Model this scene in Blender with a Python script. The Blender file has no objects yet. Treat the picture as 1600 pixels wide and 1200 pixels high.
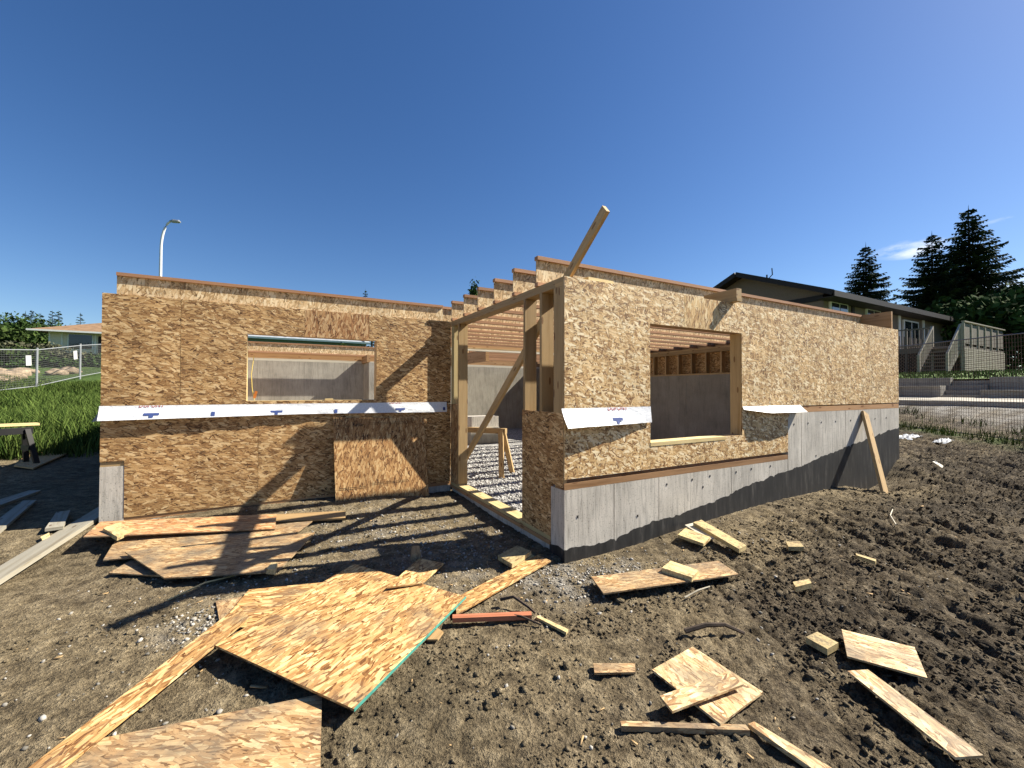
import bpy, bmesh, math, random
import numpy as np
from mathutils import Vector, Matrix
R = math.radians
rng = np.random.default_rng(7)
random.seed(7)
SC = bpy.context.scene
COL = SC.collection

# ---------------------------------------------------------------- camera, sky, sun, exposure
cam = bpy.data.objects.new('camera', bpy.data.cameras.new('camera'))
COL.objects.link(cam)
_fw = Vector((0.47950452, 0.87743191, 0.01373531)); _r = Vector((0.87750443, -0.47956642, 0.00142231)); _u = Vector((-0.00783497, -0.01137079, 0.99990465))
cam.matrix_world = Matrix(((_r.x, _u.x, -_fw.x, -2.22799), (_r.y, _u.y, -_fw.y, -3.08572), (_r.z, _u.z, -_fw.z, -1.03519), (0, 0, 0, 1)))
cam.data.sensor_fit = 'HORIZONTAL'; cam.data.sensor_width = 36; cam.data.lens = 651.9/1600*36
cam.data.clip_start = 0.05; cam.data.clip_end = 3000
SC.camera = cam
SUN_TO = Vector((3.04, -0.80, 2.78)).normalized()
sun = bpy.data.objects.new('sun', bpy.data.lights.new('sun', 'SUN'))
COL.objects.link(sun)
sun.data.energy = 5.0; sun.data.angle = R(0.53); sun.data.color = (1.0, 0.93, 0.80)
sun.rotation_euler = (-SUN_TO).to_track_quat('-Z', 'Y').to_euler()
sun.location = (20, -10, 30)
W = bpy.data.worlds.new('World'); SC.world = W; W.use_nodes = True
wn, wl = W.node_tree.nodes, W.node_tree.links
bg = wn['Background']
sky = wn.new('ShaderNodeTexSky'); sky.sky_type = 'NISHITA'; sky.sun_disc = False
sky.sun_elevation = math.asin(SUN_TO.z); sky.sun_rotation = math.atan2(SUN_TO.x, SUN_TO.y)
sky.altitude = 700; sky.air_density = 1.0; sky.dust_density = 0.6; sky.ozone_density = 2.6
bg.inputs['Strength'].default_value = 0.053
# a small wisp of cloud low on the right
tc = wn.new('ShaderNodeTexCoord')
def wcloud(prev, d, su, sv, thr, amt, sc):
    d = Vector(d).normalized(); a = Vector((0, 0, 1)).cross(d).normalized(); b = d.cross(a)
    def dot(v):
        n = wn.new('ShaderNodeVectorMath'); n.operation = 'DOT_PRODUCT'; n.inputs[1].default_value = v
        wl.new(tc.outputs['Generated'], n.inputs[0]); return n.outputs['Value']
    def m(op, x, y):
        n = wn.new('ShaderNodeMath'); n.operation = op
        for i, q in enumerate((x, y)):
            if isinstance(q, (int, float)): n.inputs[i].default_value = q
            else: wl.new(q, n.inputs[i])
        return n.outputs[0]
    e = m('ADD', m('POWER', m('DIVIDE', dot(a), su), 2), m('POWER', m('DIVIDE', dot(b), sv), 2))
    fall = m('MAXIMUM', m('SUBTRACT', 1.0, e), 0.0)
    fall = m('MULTIPLY', fall, m('GREATER_THAN', dot(d), 0.5))
    mp = wn.new('ShaderNodeMapping'); mp.inputs['Scale'].default_value = (sc, sc, sc*3.2)
    wl.new(tc.outputs['Generated'], mp.inputs['Vector'])
    nz = wn.new('ShaderNodeTexNoise'); nz.inputs['Scale'].default_value = 1.0; nz.inputs['Detail'].default_value = 7; nz.inputs['Roughness'].default_value = .6
    wl.new(mp.outputs[0], nz.inputs['Vector'])
    f = m('MULTIPLY', m('MAXIMUM', m('SUBTRACT', nz.outputs['Fac'], thr), 0.0), amt)
    f = m('MINIMUM', m('MULTIPLY', f, fall), 0.85)
    mx = wn.new('ShaderNodeMixRGB'); wl.new(f, mx.inputs[0]); wl.new(prev, mx.inputs[1]); mx.inputs[2].default_value = (9.0, 9.4, 10.0, 1)
    return mx.outputs[0]
def pixdir(x, y): return _fw + _r*((x-800)/651.9) - _u*((y-600)/651.9)
hs = wn.new('ShaderNodeHueSaturation'); hs.inputs['Saturation'].default_value = 1.24; hs.inputs['Hue'].default_value = 0.507; hs.inputs['Value'].default_value = 1.0; wl.new(sky.outputs['Color'], hs.inputs['Color'])
c = hs.outputs['Color']
c = wcloud(c, pixdir(1422, 389), .05, .017, .42, 4.5, 9)
c = wcloud(c, pixdir(1590, 346), .05, .012, .45, 4.0, 11)
c = wcloud(c, pixdir(1600, 448), .10, .025, .42, 5.0, 8)
wl.new(c, bg.inputs['Color'])
vs = SC.view_settings
vs.view_transform = 'Standard'; vs.look = 'None'; vs.exposure = 1.32; vs.gamma = 1.0; vs.use_curve_mapping = False
SC.render.engine = 'CYCLES'
SC.cycles.max_bounces = 6; SC.cycles.diffuse_bounces = 3; SC.cycles.glossy_bounces = 2; SC.cycles.transparent_max_bounces = 6

# ---------------------------------------------------------------- node helpers / materials
class NT:
    def __init__(s, name, rough=0.8, spec=0.3):
        s.m = bpy.data.materials.new(name); s.m.use_nodes = True
        s.n, s.l = s.m.node_tree.nodes, s.m.node_tree.links
        s.b = s.n['Principled BSDF']; s.b.inputs['Roughness'].default_value = rough
        s.b.inputs['Specular IOR Level'].default_value = spec
    def put(s, sock, v):
        if hasattr(v, 'is_output'): s.l.new(v, sock)
        elif isinstance(v, (tuple, list)) and len(v) == 3 and sock.type == 'RGBA': sock.default_value = (*v, 1)
        else: sock.default_value = v
    def node(s, t, **kw):
        n = s.n.new(t)
        for k, v in kw.items(): setattr(n, k, v)
        return n
    def math(s, op, a, b=0.0, c=0.0, clamp=False):
        n = s.node('ShaderNodeMath', operation=op); n.use_clamp = clamp
        s.put(n.inputs[0], a); s.put(n.inputs[1], b); s.put(n.inputs[2], c); return n.outputs[0]
    def vm(s, op, a, b=(0, 0, 0)):
        n = s.node('ShaderNodeVectorMath', operation=op); s.put(n.inputs[0], a); s.put(n.inputs[1], b); return n.outputs[0]
    def rotz(s, v, a):
        n = s.node('ShaderNodeVectorRotate', rotation_type='Z_AXIS'); s.put(n.inputs['Vector'], v); s.put(n.inputs['Angle'], a); return n.outputs[0]
    def noise(s, v, scale, detail=3, rough=.5, out='Fac', dist=0.0):
        n = s.node('ShaderNodeTexNoise')
        if v is not None: s.l.new(v, n.inputs['Vector'])
        n.inputs['Scale'].default_value = scale; n.inputs['Detail'].default_value = detail; n.inputs['Roughness'].default_value = rough; n.inputs['Distortion'].default_value = dist
        return n.outputs[out]
    def ramp(s, f, stops):
        n = s.node('ShaderNodeValToRGB'); e = n.color_ramp.elements
        while len(e) < len(stops): e.new(0.5)
        for q, (p, c) in zip(e, stops):
            q.position = p; q.color = (*c, 1) if isinstance(c, (tuple, list)) else (c, c, c, 1)
        s.l.new(f, n.inputs[0]); return n.outputs[0]
    def mix(s, f, a, b, mode='MIX'):
        n = s.node('ShaderNodeMixRGB', blend_type=mode); s.put(n.inputs[0], f); s.put(n.inputs[1], a); s.put(n.inputs[2], b); return n.outputs[0]
    def uv(s): return s.node('ShaderNodeUVMap').outputs[0] if False else s.node('ShaderNodeTexCoord').outputs['UV']
    def obj(s): return s.node('ShaderNodeTexCoord').outputs['Object']
    def pos(s): return s.node('ShaderNodeNewGeometry').outputs['Position']
    def island(s): return s.node('ShaderNodeNewGeometry').outputs['Random Per Island']
    def orand(s): return s.node('ShaderNodeObjectInfo').outputs['Random']
    def ruv(s):
        u = s.uv(); r = s.orand(); cb = s.node('ShaderNodeCombineXYZ')
        s.l.new(s.math('MULTIPLY', r, 37.13), cb.inputs[0]); s.l.new(s.math('MULTIPLY', r, 91.7), cb.inputs[1])
        return s.vm('ADD', u, cb.outputs[0])
    def bump(s, h, strength, dist):
        n = s.node('ShaderNodeBump'); n.inputs['Strength'].default_value = strength; n.inputs['Distance'].default_value = dist
        s.l.new(h, n.inputs['Height']); s.l.new(n.outputs[0], s.b.inputs['Normal'])
    def color(s, c): s.put(s.b.inputs['Base Color'], c); return s.m

def plain(name, col, rough=.7, spec=.3, metal=0.0, var=.25, scale=6.0):
    t = NT(name, rough, spec); t.b.inputs['Metallic'].default_value = metal
    f = t.noise(t.pos(), scale, 4, .6)
    lo = tuple(c*(1-var) for c in col); hi = tuple(min(1, c*(1+var)) for c in col)
    return t.color(t.ramp(f, [(.3, lo), (.7, hi)]))

def osb(name, cols, ang=0.0, spread=35.0, dirt=0.0, bump=1.0, size=1.0, st=(.13, .42, .72)):
    """strand board: several layers of stamped, individually turned wood strands"""
    t = NT(name, .62, .35)
    v = t.ruv()
    warp = t.noise(v, 7.0, 2, .5, 'Color')
    v = t.vm('ADD', v, t.vm('MULTIPLY', t.vm('SUBTRACT', warp, (.5, .5, .5)), (.012, .012, 0)))
    stops = [(0.0, cols[0]), (st[0], cols[1]), (st[1], cols[2]), (st[2], cols[3]), (1.0, cols[4])]
    col = None; hgt = None
    seq = [0.0, .55, -.6, 1.0, -1.0, .2, -.2]
    for i, a in enumerate(seq):
        A, B = ((.13*size, .030*size), (.155*size, .036*size), (.10*size, .021*size))[i % 3]
        q = t.rotz(t.vm('ADD', v, (i*3.7, i*5.3, 0)), R(-(ang + spread*a)))
        cq = t.vm('MULTIPLY', q, (1/A, 1/B, 0))
        vo = t.node('ShaderNodeTexVoronoi', voronoi_dimensions='2D'); vo.inputs['Scale'].default_value = 1.0
        t.l.new(cq, vo.inputs['Vector'])
        sp = t.node('ShaderNodeSeparateColor'); t.l.new(vo.outputs['Color'], sp.inputs[0])
        r1, r2, r3 = sp.outputs[0], sp.outputs[1], sp.outputs[2]
        d = t.vm('MULTIPLY', t.vm('SUBTRACT', cq, vo.outputs['Position']), (A, B, 0))
        d = t.rotz(d, t.math('MULTIPLY', t.math('SUBTRACT', r3, .5), 1.1))
        sx = t.node('ShaderNodeSeparateXYZ'); t.l.new(d, sx.inputs[0])
        eu = t.math('SUBTRACT', t.math('MULTIPLY_ADD', r1, A*.30, A*.22), t.math('ABSOLUTE', sx.outputs[0]))
        ev = t.math('SUBTRACT', t.math('MULTIPLY_ADD', r2, B*.34, B*.16), t.math('ABSOLUTE', sx.outputs[1]))
        e = t.math('MINIMUM', eu, t.math('MULTIPLY', ev, 1.0))
        gr = t.noise(t.vm('MULTIPLY', t.vm('ADD', d, vo.outputs['Color']), (11, 330, 0)), 1.0, 3, .6)
        val = t.math('ADD', r2, t.math('MULTIPLY', t.math('SUBTRACT', gr, .5), .75))
        if i in (1, 3): val = t.math('POWER', t.math('MAXIMUM', val, 0.0), 1.5)
        fc = t.ramp(val, stops)
        edge = t.math('MULTIPLY_ADD', t.math('MULTIPLY', e, 600.0, clamp=True), .28, .72)
        fc = t.mix(1.0, fc, edge, 'MULTIPLY')
        h = t.math('ADD', t.math('MULTIPLY', r1, .6), t.math('MULTIPLY', gr, .25))
        if col is None: col, hgt = fc, h
        else:
            mk = t.math('MULTIPLY', t.math('GREATER_THAN', e, 0.0), t.math('GREATER_THAN', r3, .22))
            col = t.mix(mk, col, fc)
            n = t.node('ShaderNodeMix'); t.put(n.inputs[0], mk); t.put(n.inputs[2], hgt); t.put(n.inputs[3], t.math('ADD', h, .25*(i % 3))); hgt = n.outputs[0]
    big = t.noise(v, 2.3, 3, .6)
    col = t.mix(1.0, col, t.ramp(big, [(.25, .78), (.75, 1.12)]), 'MULTIPLY')
    if dirt:
        dn = t.noise(v, 3.1, 6, .65)
        dm = t.ramp(dn, [(.50-.12*dirt, 0.0), (.66-.05*dirt, min(1.0, .5+.4*dirt))])
        col = t.mix(dm, col, (.135, .112, .082))
    t.bump(hgt, .8*bump, .0032)
    return t.color(col)

def lumber(name, base, vary=.25, knots=True, dirt=0.0):
    t = NT(name, .68, .3); v = t.ruv()
    s = t.vm('MULTIPLY', v, (1.1, 22, 22))
    f = t.noise(s, 1.0, 4, .6, dist=.6)
    fine = t.noise(t.vm('MULTIPLY', v, (6, 240, 240)), 1.0, 2, .5)
    lo = tuple(c*(1-vary) * k for c, k in zip(base, (.95, .86, .72))); hi = tuple(min(1, c*(1+vary*.5)) for c in base)
    col = t.ramp(f, [(.28, lo), (.5, base), (.75, hi)])
    col = t.mix(.35, col, t.ramp(fine, [(.3, .62), (.7, 1.15)]), 'MULTIPLY')
    if knots:
        vo = t.node('ShaderNodeTexVoronoi', voronoi_dimensions='2D'); vo.inputs['Scale'].default_value = 1.0
        t.l.new(t.vm('MULTIPLY', v, (2.6, 9.0, 0)), vo.inputs['Vector'])
        sp = t.node('ShaderNodeSeparateColor'); t.l.new(vo.outputs['Color'], sp.inputs[0])
        k = t.math('MULTIPLY', t.math('LESS_THAN', vo.outputs['Distance'], .10), t.math('GREATER_THAN', sp.outputs[0], .45))
        col = t.mix(t.math('MULTIPLY', k, .75), col, tuple(c*q for c, q in zip(base, (.33, .2, .13))))
    if dirt:
        dn = t.math('ADD', t.math('MULTIPLY', t.noise(v, 9, 6, .7), .6), t.math('MULTIPLY', t.noise(v, 60, 3, .6), .4))
        col = t.mix(t.ramp(dn, [(.48, 0.0), (.60, dirt)]), col, (.13, .10, .065))
    tone = t.ramp(t.orand(), [(0, .72), (1, 1.12)])
    col = t.mix(1.0, col, tone, 'MULTIPLY')
    t.bump(t.math('ADD', f, fine), .25, .002)
    return t.color(col)

def concrete(name, base, streak=1.0):
    t = NT(name, .85, .25); p = t.pos()
    g = t.noise(t.vm('MULTIPLY', p, (34, 34, 3.0)), 1.0, 4, .65, dist=.4)
    b = t.noise(p, 1.7, 5, .6)
    w = t.noise(t.vm('MULTIPLY', p, (7, 7, 1.2)), 1.0, 5, .7)
    pits = t.noise(p, 70, 2, .5)
    c = t.ramp(b, [(.3, tuple(x*.78 for x in base)), (.7, tuple(x*1.15 for x in base))])
    c = t.mix(min(.95, .85*streak), c, t.ramp(g, [(.3, .55), (.5, .98), (.75, 1.12)]), 'MULTIPLY')
    c = t.mix(.5, c, t.ramp(w, [(.33, .62), (.5, 1.05)]), 'MULTIPLY')
    c = t.mix(.55, c, t.ramp(pits, [(.33, .3), (.38, 1.0)]), 'MULTIPLY')
    t.bump(t.math('ADD', g, t.math('MULTIPLY', pits, .6)), .35, .004)
    return t.color(c)

MAT = {}
# wood sheathing (dark strand .. pale strand)
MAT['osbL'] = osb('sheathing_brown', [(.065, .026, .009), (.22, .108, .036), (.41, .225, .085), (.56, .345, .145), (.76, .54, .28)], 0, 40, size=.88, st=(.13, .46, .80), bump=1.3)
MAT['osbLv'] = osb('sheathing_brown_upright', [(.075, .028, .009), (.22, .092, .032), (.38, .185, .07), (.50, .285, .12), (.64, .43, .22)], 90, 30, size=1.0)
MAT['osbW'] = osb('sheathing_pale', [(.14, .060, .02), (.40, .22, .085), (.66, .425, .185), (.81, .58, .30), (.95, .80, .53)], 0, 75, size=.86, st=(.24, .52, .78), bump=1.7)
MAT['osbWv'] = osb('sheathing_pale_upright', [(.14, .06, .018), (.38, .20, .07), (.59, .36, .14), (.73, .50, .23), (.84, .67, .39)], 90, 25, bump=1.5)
MAT['osbWeb'] = osb('joist_web_board', [(.17, .10, .04), (.40, .26, .12), (.58, .40, .20), (.70, .52, .29), (.80, .66, .42)], 90, 60, bump=.6)
MAT['osbF'] = osb('floor_board_fresh', [(.12, .045, .012), (.27, .125, .038), (.42, .225, .078), (.54, .33, .13), (.74, .53, .25)], 0, 18, size=1.0, st=(.17, .44, .72), dirt=.02)
MAT['osbR'] = osb('floor_board_orange', [(.15, .055, .018), (.30, .125, .045), (.43, .21, .085), (.52, .30, .14), (.62, .44, .24)], 0, 18, dirt=.3)
MAT['osbM'] = osb('floor_board_muddy', [(.12, .055, .02), (.26, .14, .055), (.38, .225, .10), (.48, .31, .15), (.62, .46, .25)], 0, 22, dirt=.75, size=.8)
MAT['osbP'] = osb('floor_board_pale', [(.17, .08, .03), (.34, .19, .08), (.50, .33, .155), (.62, .45, .24), (.76, .60, .36)], 0, 30, dirt=.5, size=.9)
MAT['osbLean'] = osb('leaning_sheet_board', [(.075, .03, .009), (.21, .095, .03), (.36, .185, .064), (.49, .285, .115), (.62, .42, .2)], 90, 30, size=.95, st=(.15, .48, .8))
MAT['lum'] = lumber('spruce_lumber', (.43, .285, .135))
MAT['lumY'] = lumber('fresh_lumber', (.66, .52, .26), .18)
MAT['lumD'] = lumber('site_soiled_lumber', (.60, .465, .23), .22, True, .8)
MAT['lumP'] = lumber('framing_lumber', (.50, .345, .17), .2)
MAT['flange'] = lumber('joist_flange_wood', (.46, .25, .135), .2, False)
MAT['lvl'] = lumber('beam_wood', (.38, .225, .105), .3)
MAT['plate'] = lumber('sill_wood', (.42, .235, .11), .3)
MAT['grey'] = lumber('weathered_wood', (.36, .33, .26), .28)
MAT['red'] = lumber('red_wood', (.44, .16, .085), .3, False)
MAT['white'] = lumber('bleached_wood', (.70, .66, .55), .15, False)
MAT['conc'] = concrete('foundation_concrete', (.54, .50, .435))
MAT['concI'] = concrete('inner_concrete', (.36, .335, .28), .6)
MAT['concShade'] = concrete('shade_darkened_concrete', (.29, .265, .22), .4)  # inner concrete in a darker colour, deepening the shade on the right side wall
MAT['concD'] = concrete('old_concrete', (.27, .25, .22), .4)
def tar():
    t = NT('damp_proofing', .55, .4); p = t.pos()
    f = t.noise(t.vm('MULTIPLY', p, (14, 14, 2.5)), 1.0, 5, .65)
    t.bump(f, .4, .004)
    return t.color(t.ramp(f, [(.32, (.012, .012, .013)), (.55, (.030, .029, .028)), (.72, (.095, .088, .078))]))
MAT['tar'] = tar()
def wrap():
    t = NT('white_housewrap', .45, .4); p = t.pos()
    f = t.noise(t.vm('MULTIPLY', p, (11, 11, 26)), 1.0, 4, .6, dist=1.2)
    t.bump(f, .45, .012)
    return t.color(t.ramp(t.noise(p, 60, 2, .5), [(.3, (.64, .66, .69)), (.7, (.76, .77, .79))]))
MAT['wrap'] = wrap()
MAT['wrapback'] = plain('grey_wrap_back', (.22, .19, .17), .7)
MAT['blue'] = plain('blue_print', (.045, .075, .23), .6, var=.1)
MAT['redp'] = plain('red_print', (.36, .06, .06), .6, var=.1)
MAT['ink'] = plain('black_ink', (.02, .017, .012), .8, var=.2)
MAT['green'] = plain('green_edge_paint', (.06, .26, .21), .6, var=.25, scale=25)
MAT['galv'] = plain('galvanized_steel', (.32, .33, .335), .5, .5, .4, .1)
MAT['wire'] = plain('rusty_wire', (.085, .055, .04), .7, var=.4, scale=8)
MAT['wirew'] = plain('pale_wire', (.17, .17, .165), .5, .4, .3, .2)
MAT['black'] = plain('black_plastic', (.012, .012, .013), .45, .4, var=.2)
MAT['lamp'] = plain('pale_painted_steel', (.62, .63, .64), .4, .5, var=.05)
MAT['signw'] = plain('white_sign', (.48, .48, .46), .5, var=.06)
MAT['stucco'] = plain('grey_stucco', (.165, .13, .10), .9, var=.18, scale=30)
MAT['trim'] = plain('dark_brown_trim', (.018, .013, .011), .6, var=.2)
MAT['whitetrim'] = plain('white_trim', (.66, .66, .63), .5, var=.05)
MAT['glass'] = plain('window_glass', (.018, .022, .026), .06, .9, var=.2, scale=1.5)
MAT['siding'] = plain('teal_siding', (.13, .20, .22), .6, var=.1)
MAT['cream'] = plain('cream_siding', (.62, .56, .45), .7, var=.08)
MAT['deckw'] = plain('grey_deck_paint', (.165, .145, .125), .7, var=.15, scale=9)
MAT['deckwhite'] = plain('pale_deck_paint', (.33, .295, .25), .6, var=.1)
MAT['bag'] = plain('white_plastic_sheet', (.45, .47, .49), .35, .5, var=.08)
MAT['string'] = plain('yellow_string', (.62, .48, .12), .6, var=.1)
MAT['rust'] = plain('orange_tag', (.5, .16, .03), .6, var=.1)
MAT['boulder'] = plain('tan_boulder', (.27, .205, .14), .9, var=.5, scale=4)
MAT['bark'] = plain('bark', (.055, .040, .030), .9, var=.4, scale=14)
def shingles(name, base):
    t = NT(name, .9, .2); p = t.pos()
    f = t.noise(t.vm('MULTIPLY', p, (2.2, 2.2, 9)), 1.0, 5, .7)
    return t.color(t.ramp(f, [(.3, tuple(c*.6 for c in base)), (.7, tuple(c*1.3 for c in base))]))
MAT['roofT'] = shingles('tan_shingles', (.23, .145, .085))
MAT['roofG'] = shingles('grey_roofing', (.30, .33, .36))
MAT['roofB'] = shingles('brown_shingles', (.03, .022, .018))
def leaf(name, dark, light, trans=.0):
    t = NT(name, .92, .06); r = t.island()
    c = t.ramp(r, [(.0, dark), (.6, tuple((a+b)/2 for a, b in zip(dark, light))), (1.0, light)])
    c = t.mix(1.0, c, t.ramp(t.noise(t.pos(), .8, 3, .6), [(.3, .65), (.7, 1.25)]), 'MULTIPLY')
    return t.color(c)
MAT['spruce'] = leaf('spruce_needles', (.014, .027, .016), (.052, .078, .044))
MAT['leafd'] = leaf('dark_leaves', (.016, .034, .010), (.06, .10, .026))
MAT['leafl'] = leaf('shrub_leaves', (.013, .026, .008), (.062, .092, .024))
MAT['leafp'] = leaf('dusty_shrub_leaves', (.035, .04, .026), (.13, .13, .075))
MAT['grassb'] = leaf('grass_blades', (.022, .046, .009), (.135, .19, .045))
MAT['lawn'] = plain('lawn_grass', (.085, .15, .022), .9, var=.35, scale=5)
def stones(name, lo, hi):
    t = NT(name, .85, .3)
    return t.color(t.mix(.3, t.ramp(t.island(), [(0, lo), (.55, tuple((a+b)/2 for a, b in zip(lo, hi))), (1, hi)]), t.noise(t.pos(), 90, 2, .5), 'MULTIPLY'))
MAT['stone'] = stones('crushed_gravel', (.20, .195, .185), (.66, .64, .61))
MAT['stoned'] = stones('dusty_gravel', (.13, .12, .10), (.50, .47, .42))
MAT['clod'] = stones('dirt_clods', (.05, .04, .028), (.22, .175, .115))
MAT['clodd'] = stones('dark_dirt_clods', (.028, .023, .017), (.12, .10, .075))
def ground_mat():
    t = NT('site_dirt', .95, .15); p = t.pos()
    a = t.node('ShaderNodeAttribute', attribute_name='mask'); sp = t.node('ShaderNodeSeparateColor'); t.l.new(a.outputs['Color'], sp.inputs[0])
    n1 = t.noise(p, 1.1, 6, .62); n2 = t.noise(p, 9, 6, .68); n3 = t.noise(p, 55, 4, .6); n4 = t.noise(p, 210, 2, .5)
    tan = t.ramp(n2, [(.28, (.068, .051, .030)), (.5, (.185, .145, .087)), (.72, (.325, .262, .165))])
    mud = t.ramp(n2, [(.28, (.025, .019, .013)), (.5, (.078, .061, .041)), (.75, (.20, .165, .115))])
    wet_dark = t.math('ADD', sp.outputs[0], t.math('MULTIPLY', t.math('SUBTRACT', n1, .5), .9), clamp=True)
    c = t.mix(wet_dark, tan, mud)
    c = t.mix(.75, c, t.ramp(n3, [(.3, .32), (.5, 1.0), (.72, 1.65)]), 'MULTIPLY')
    c = t.mix(1.0, c, t.ramp(t.noise(p, .7, 5, .65), [(.3, .62), (.5, 1.0), (.7, 1.22)]), 'MULTIPLY')
    c = t.mix(.6, c, t.ramp(n4, [(.3, .55), (.6, 1.1), (.72, 1.7)]), 'MULTIPLY')
    grass = t.ramp(n2, [(.3, (.03, .055, .012)), (.6, (.075, .12, .03)), (.8, (.12, .13, .05))])
    c = t.mix(t.math('MULTIPLY', sp.outputs[1], 1.0, clamp=True), c, grass)
    gv = t.ramp(n4, [(.3, (.14, .135, .12)), (.5, (.33, .32, .30)), (.7, (.58, .57, .54))])
    c = t.mix(sp.outputs[2], c, gv)
    h = t.math('ADD', t.math('MULTIPLY', n2, 2.2), t.math('ADD', n3, t.math('MULTIPLY', n4, .35)))
    t.bump(h, 1.0, .026)
    return t.color(c)
MAT['ground'] = ground_mat()
def gravel_mat():
    t = NT('gravel_bed', .9, .2); p = t.pos()
    vo = t.node('ShaderNodeTexVoronoi'); vo.inputs['Scale'].default_value = 42; t.l.new(p, vo.inputs['Vector'])
    sp = t.node('ShaderNodeSeparateColor'); t.l.new(vo.outputs['Color'], sp.inputs[0])
    c = t.ramp(sp.outputs[0], [(0, (.16, .155, .145)), (.5, (.40, .39, .37)), (1, (.66, .65, .62))])
    c = t.mix(.8, c, t.ramp(vo.outputs['Distance'], [(.3, 1.0), (.75, .25)]), 'MULTIPLY')
    t.bump(t.math('SUBTRACT', 1.0, vo.outputs['Distance']), .9, .02)
    return t.color(c)
MAT['gravel'] = gravel_mat()
MAT['slab'] = plain('pale_path_concrete', (.37, .34, .285), .9, var=.12, scale=4)

# ---------------------------------------------------------------- object helpers
WM = {}
def link(name, me, mats, parent=None, M=None, label=None, cat=None, group=None, kind=None):
    o = bpy.data.objects.new(name, me); COL.objects.link(o)
    if me is not None and mats is not None and len(me.materials) == 0:
        for m in (mats if isinstance(mats, (list, tuple)) else [mats]): me.materials.append(MAT[m])
    M = M or Matrix.Identity(4)
    WM[o.name] = M
    if parent is not None:
        o.parent = parent; o.matrix_parent_inverse = WM[parent.name].inverted()
    o.matrix_basis = M
    tag(o, label, cat, group, kind)
    return o
def tag(o, label=None, cat=None, group=None, kind=None):
    if label: o['label'] = label
    if cat: o['category'] = cat
    if group: o['group'] = group
    if kind: o['kind'] = kind
def empty(name, loc, label, cat, group=None):
    return link(name, None, None, None, Matrix.Translation(loc), label, cat, group)
def dup(o, M, parent=None, label=None):
    c = o.copy(); COL.objects.link(c)
    if parent is None: c.parent = None; c.matrix_parent_inverse = Matrix.Identity(4)
    else: c.parent = parent; c.matrix_parent_inverse = WM[parent.name].inverted()
    c.matrix_basis = M; WM[c.name] = M
    if label: c['label'] = label
    return c
def mesh_np(name, V, F, uv=None, smooth=False):
    V = np.asarray(V, np.float32); F = np.asarray(F, np.int32); k = F.shape[1]
    me = bpy.data.meshes.new(name)
    me.vertices.add(len(V)); me.vertices.foreach_set('co', V.ravel())
    me.loops.add(F.size); me.loops.foreach_set('vertex_index', F.ravel())
    me.polygons.add(len(F)); me.polygons.foreach_set('loop_start', np.arange(0, F.size, k, dtype=np.int32))
    me.polygons.foreach_set('loop_total', np.full(len(F), k, np.int32))
    if smooth: me.polygons.foreach_set('use_smooth', np.ones(len(F), bool))
    if uv is not None:
        l = me.uv_layers.new(name='UVMap'); l.data.foreach_set('uv', np.asarray(uv, np.float32).ravel())
    me.update(calc_edges=True); return me
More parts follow.
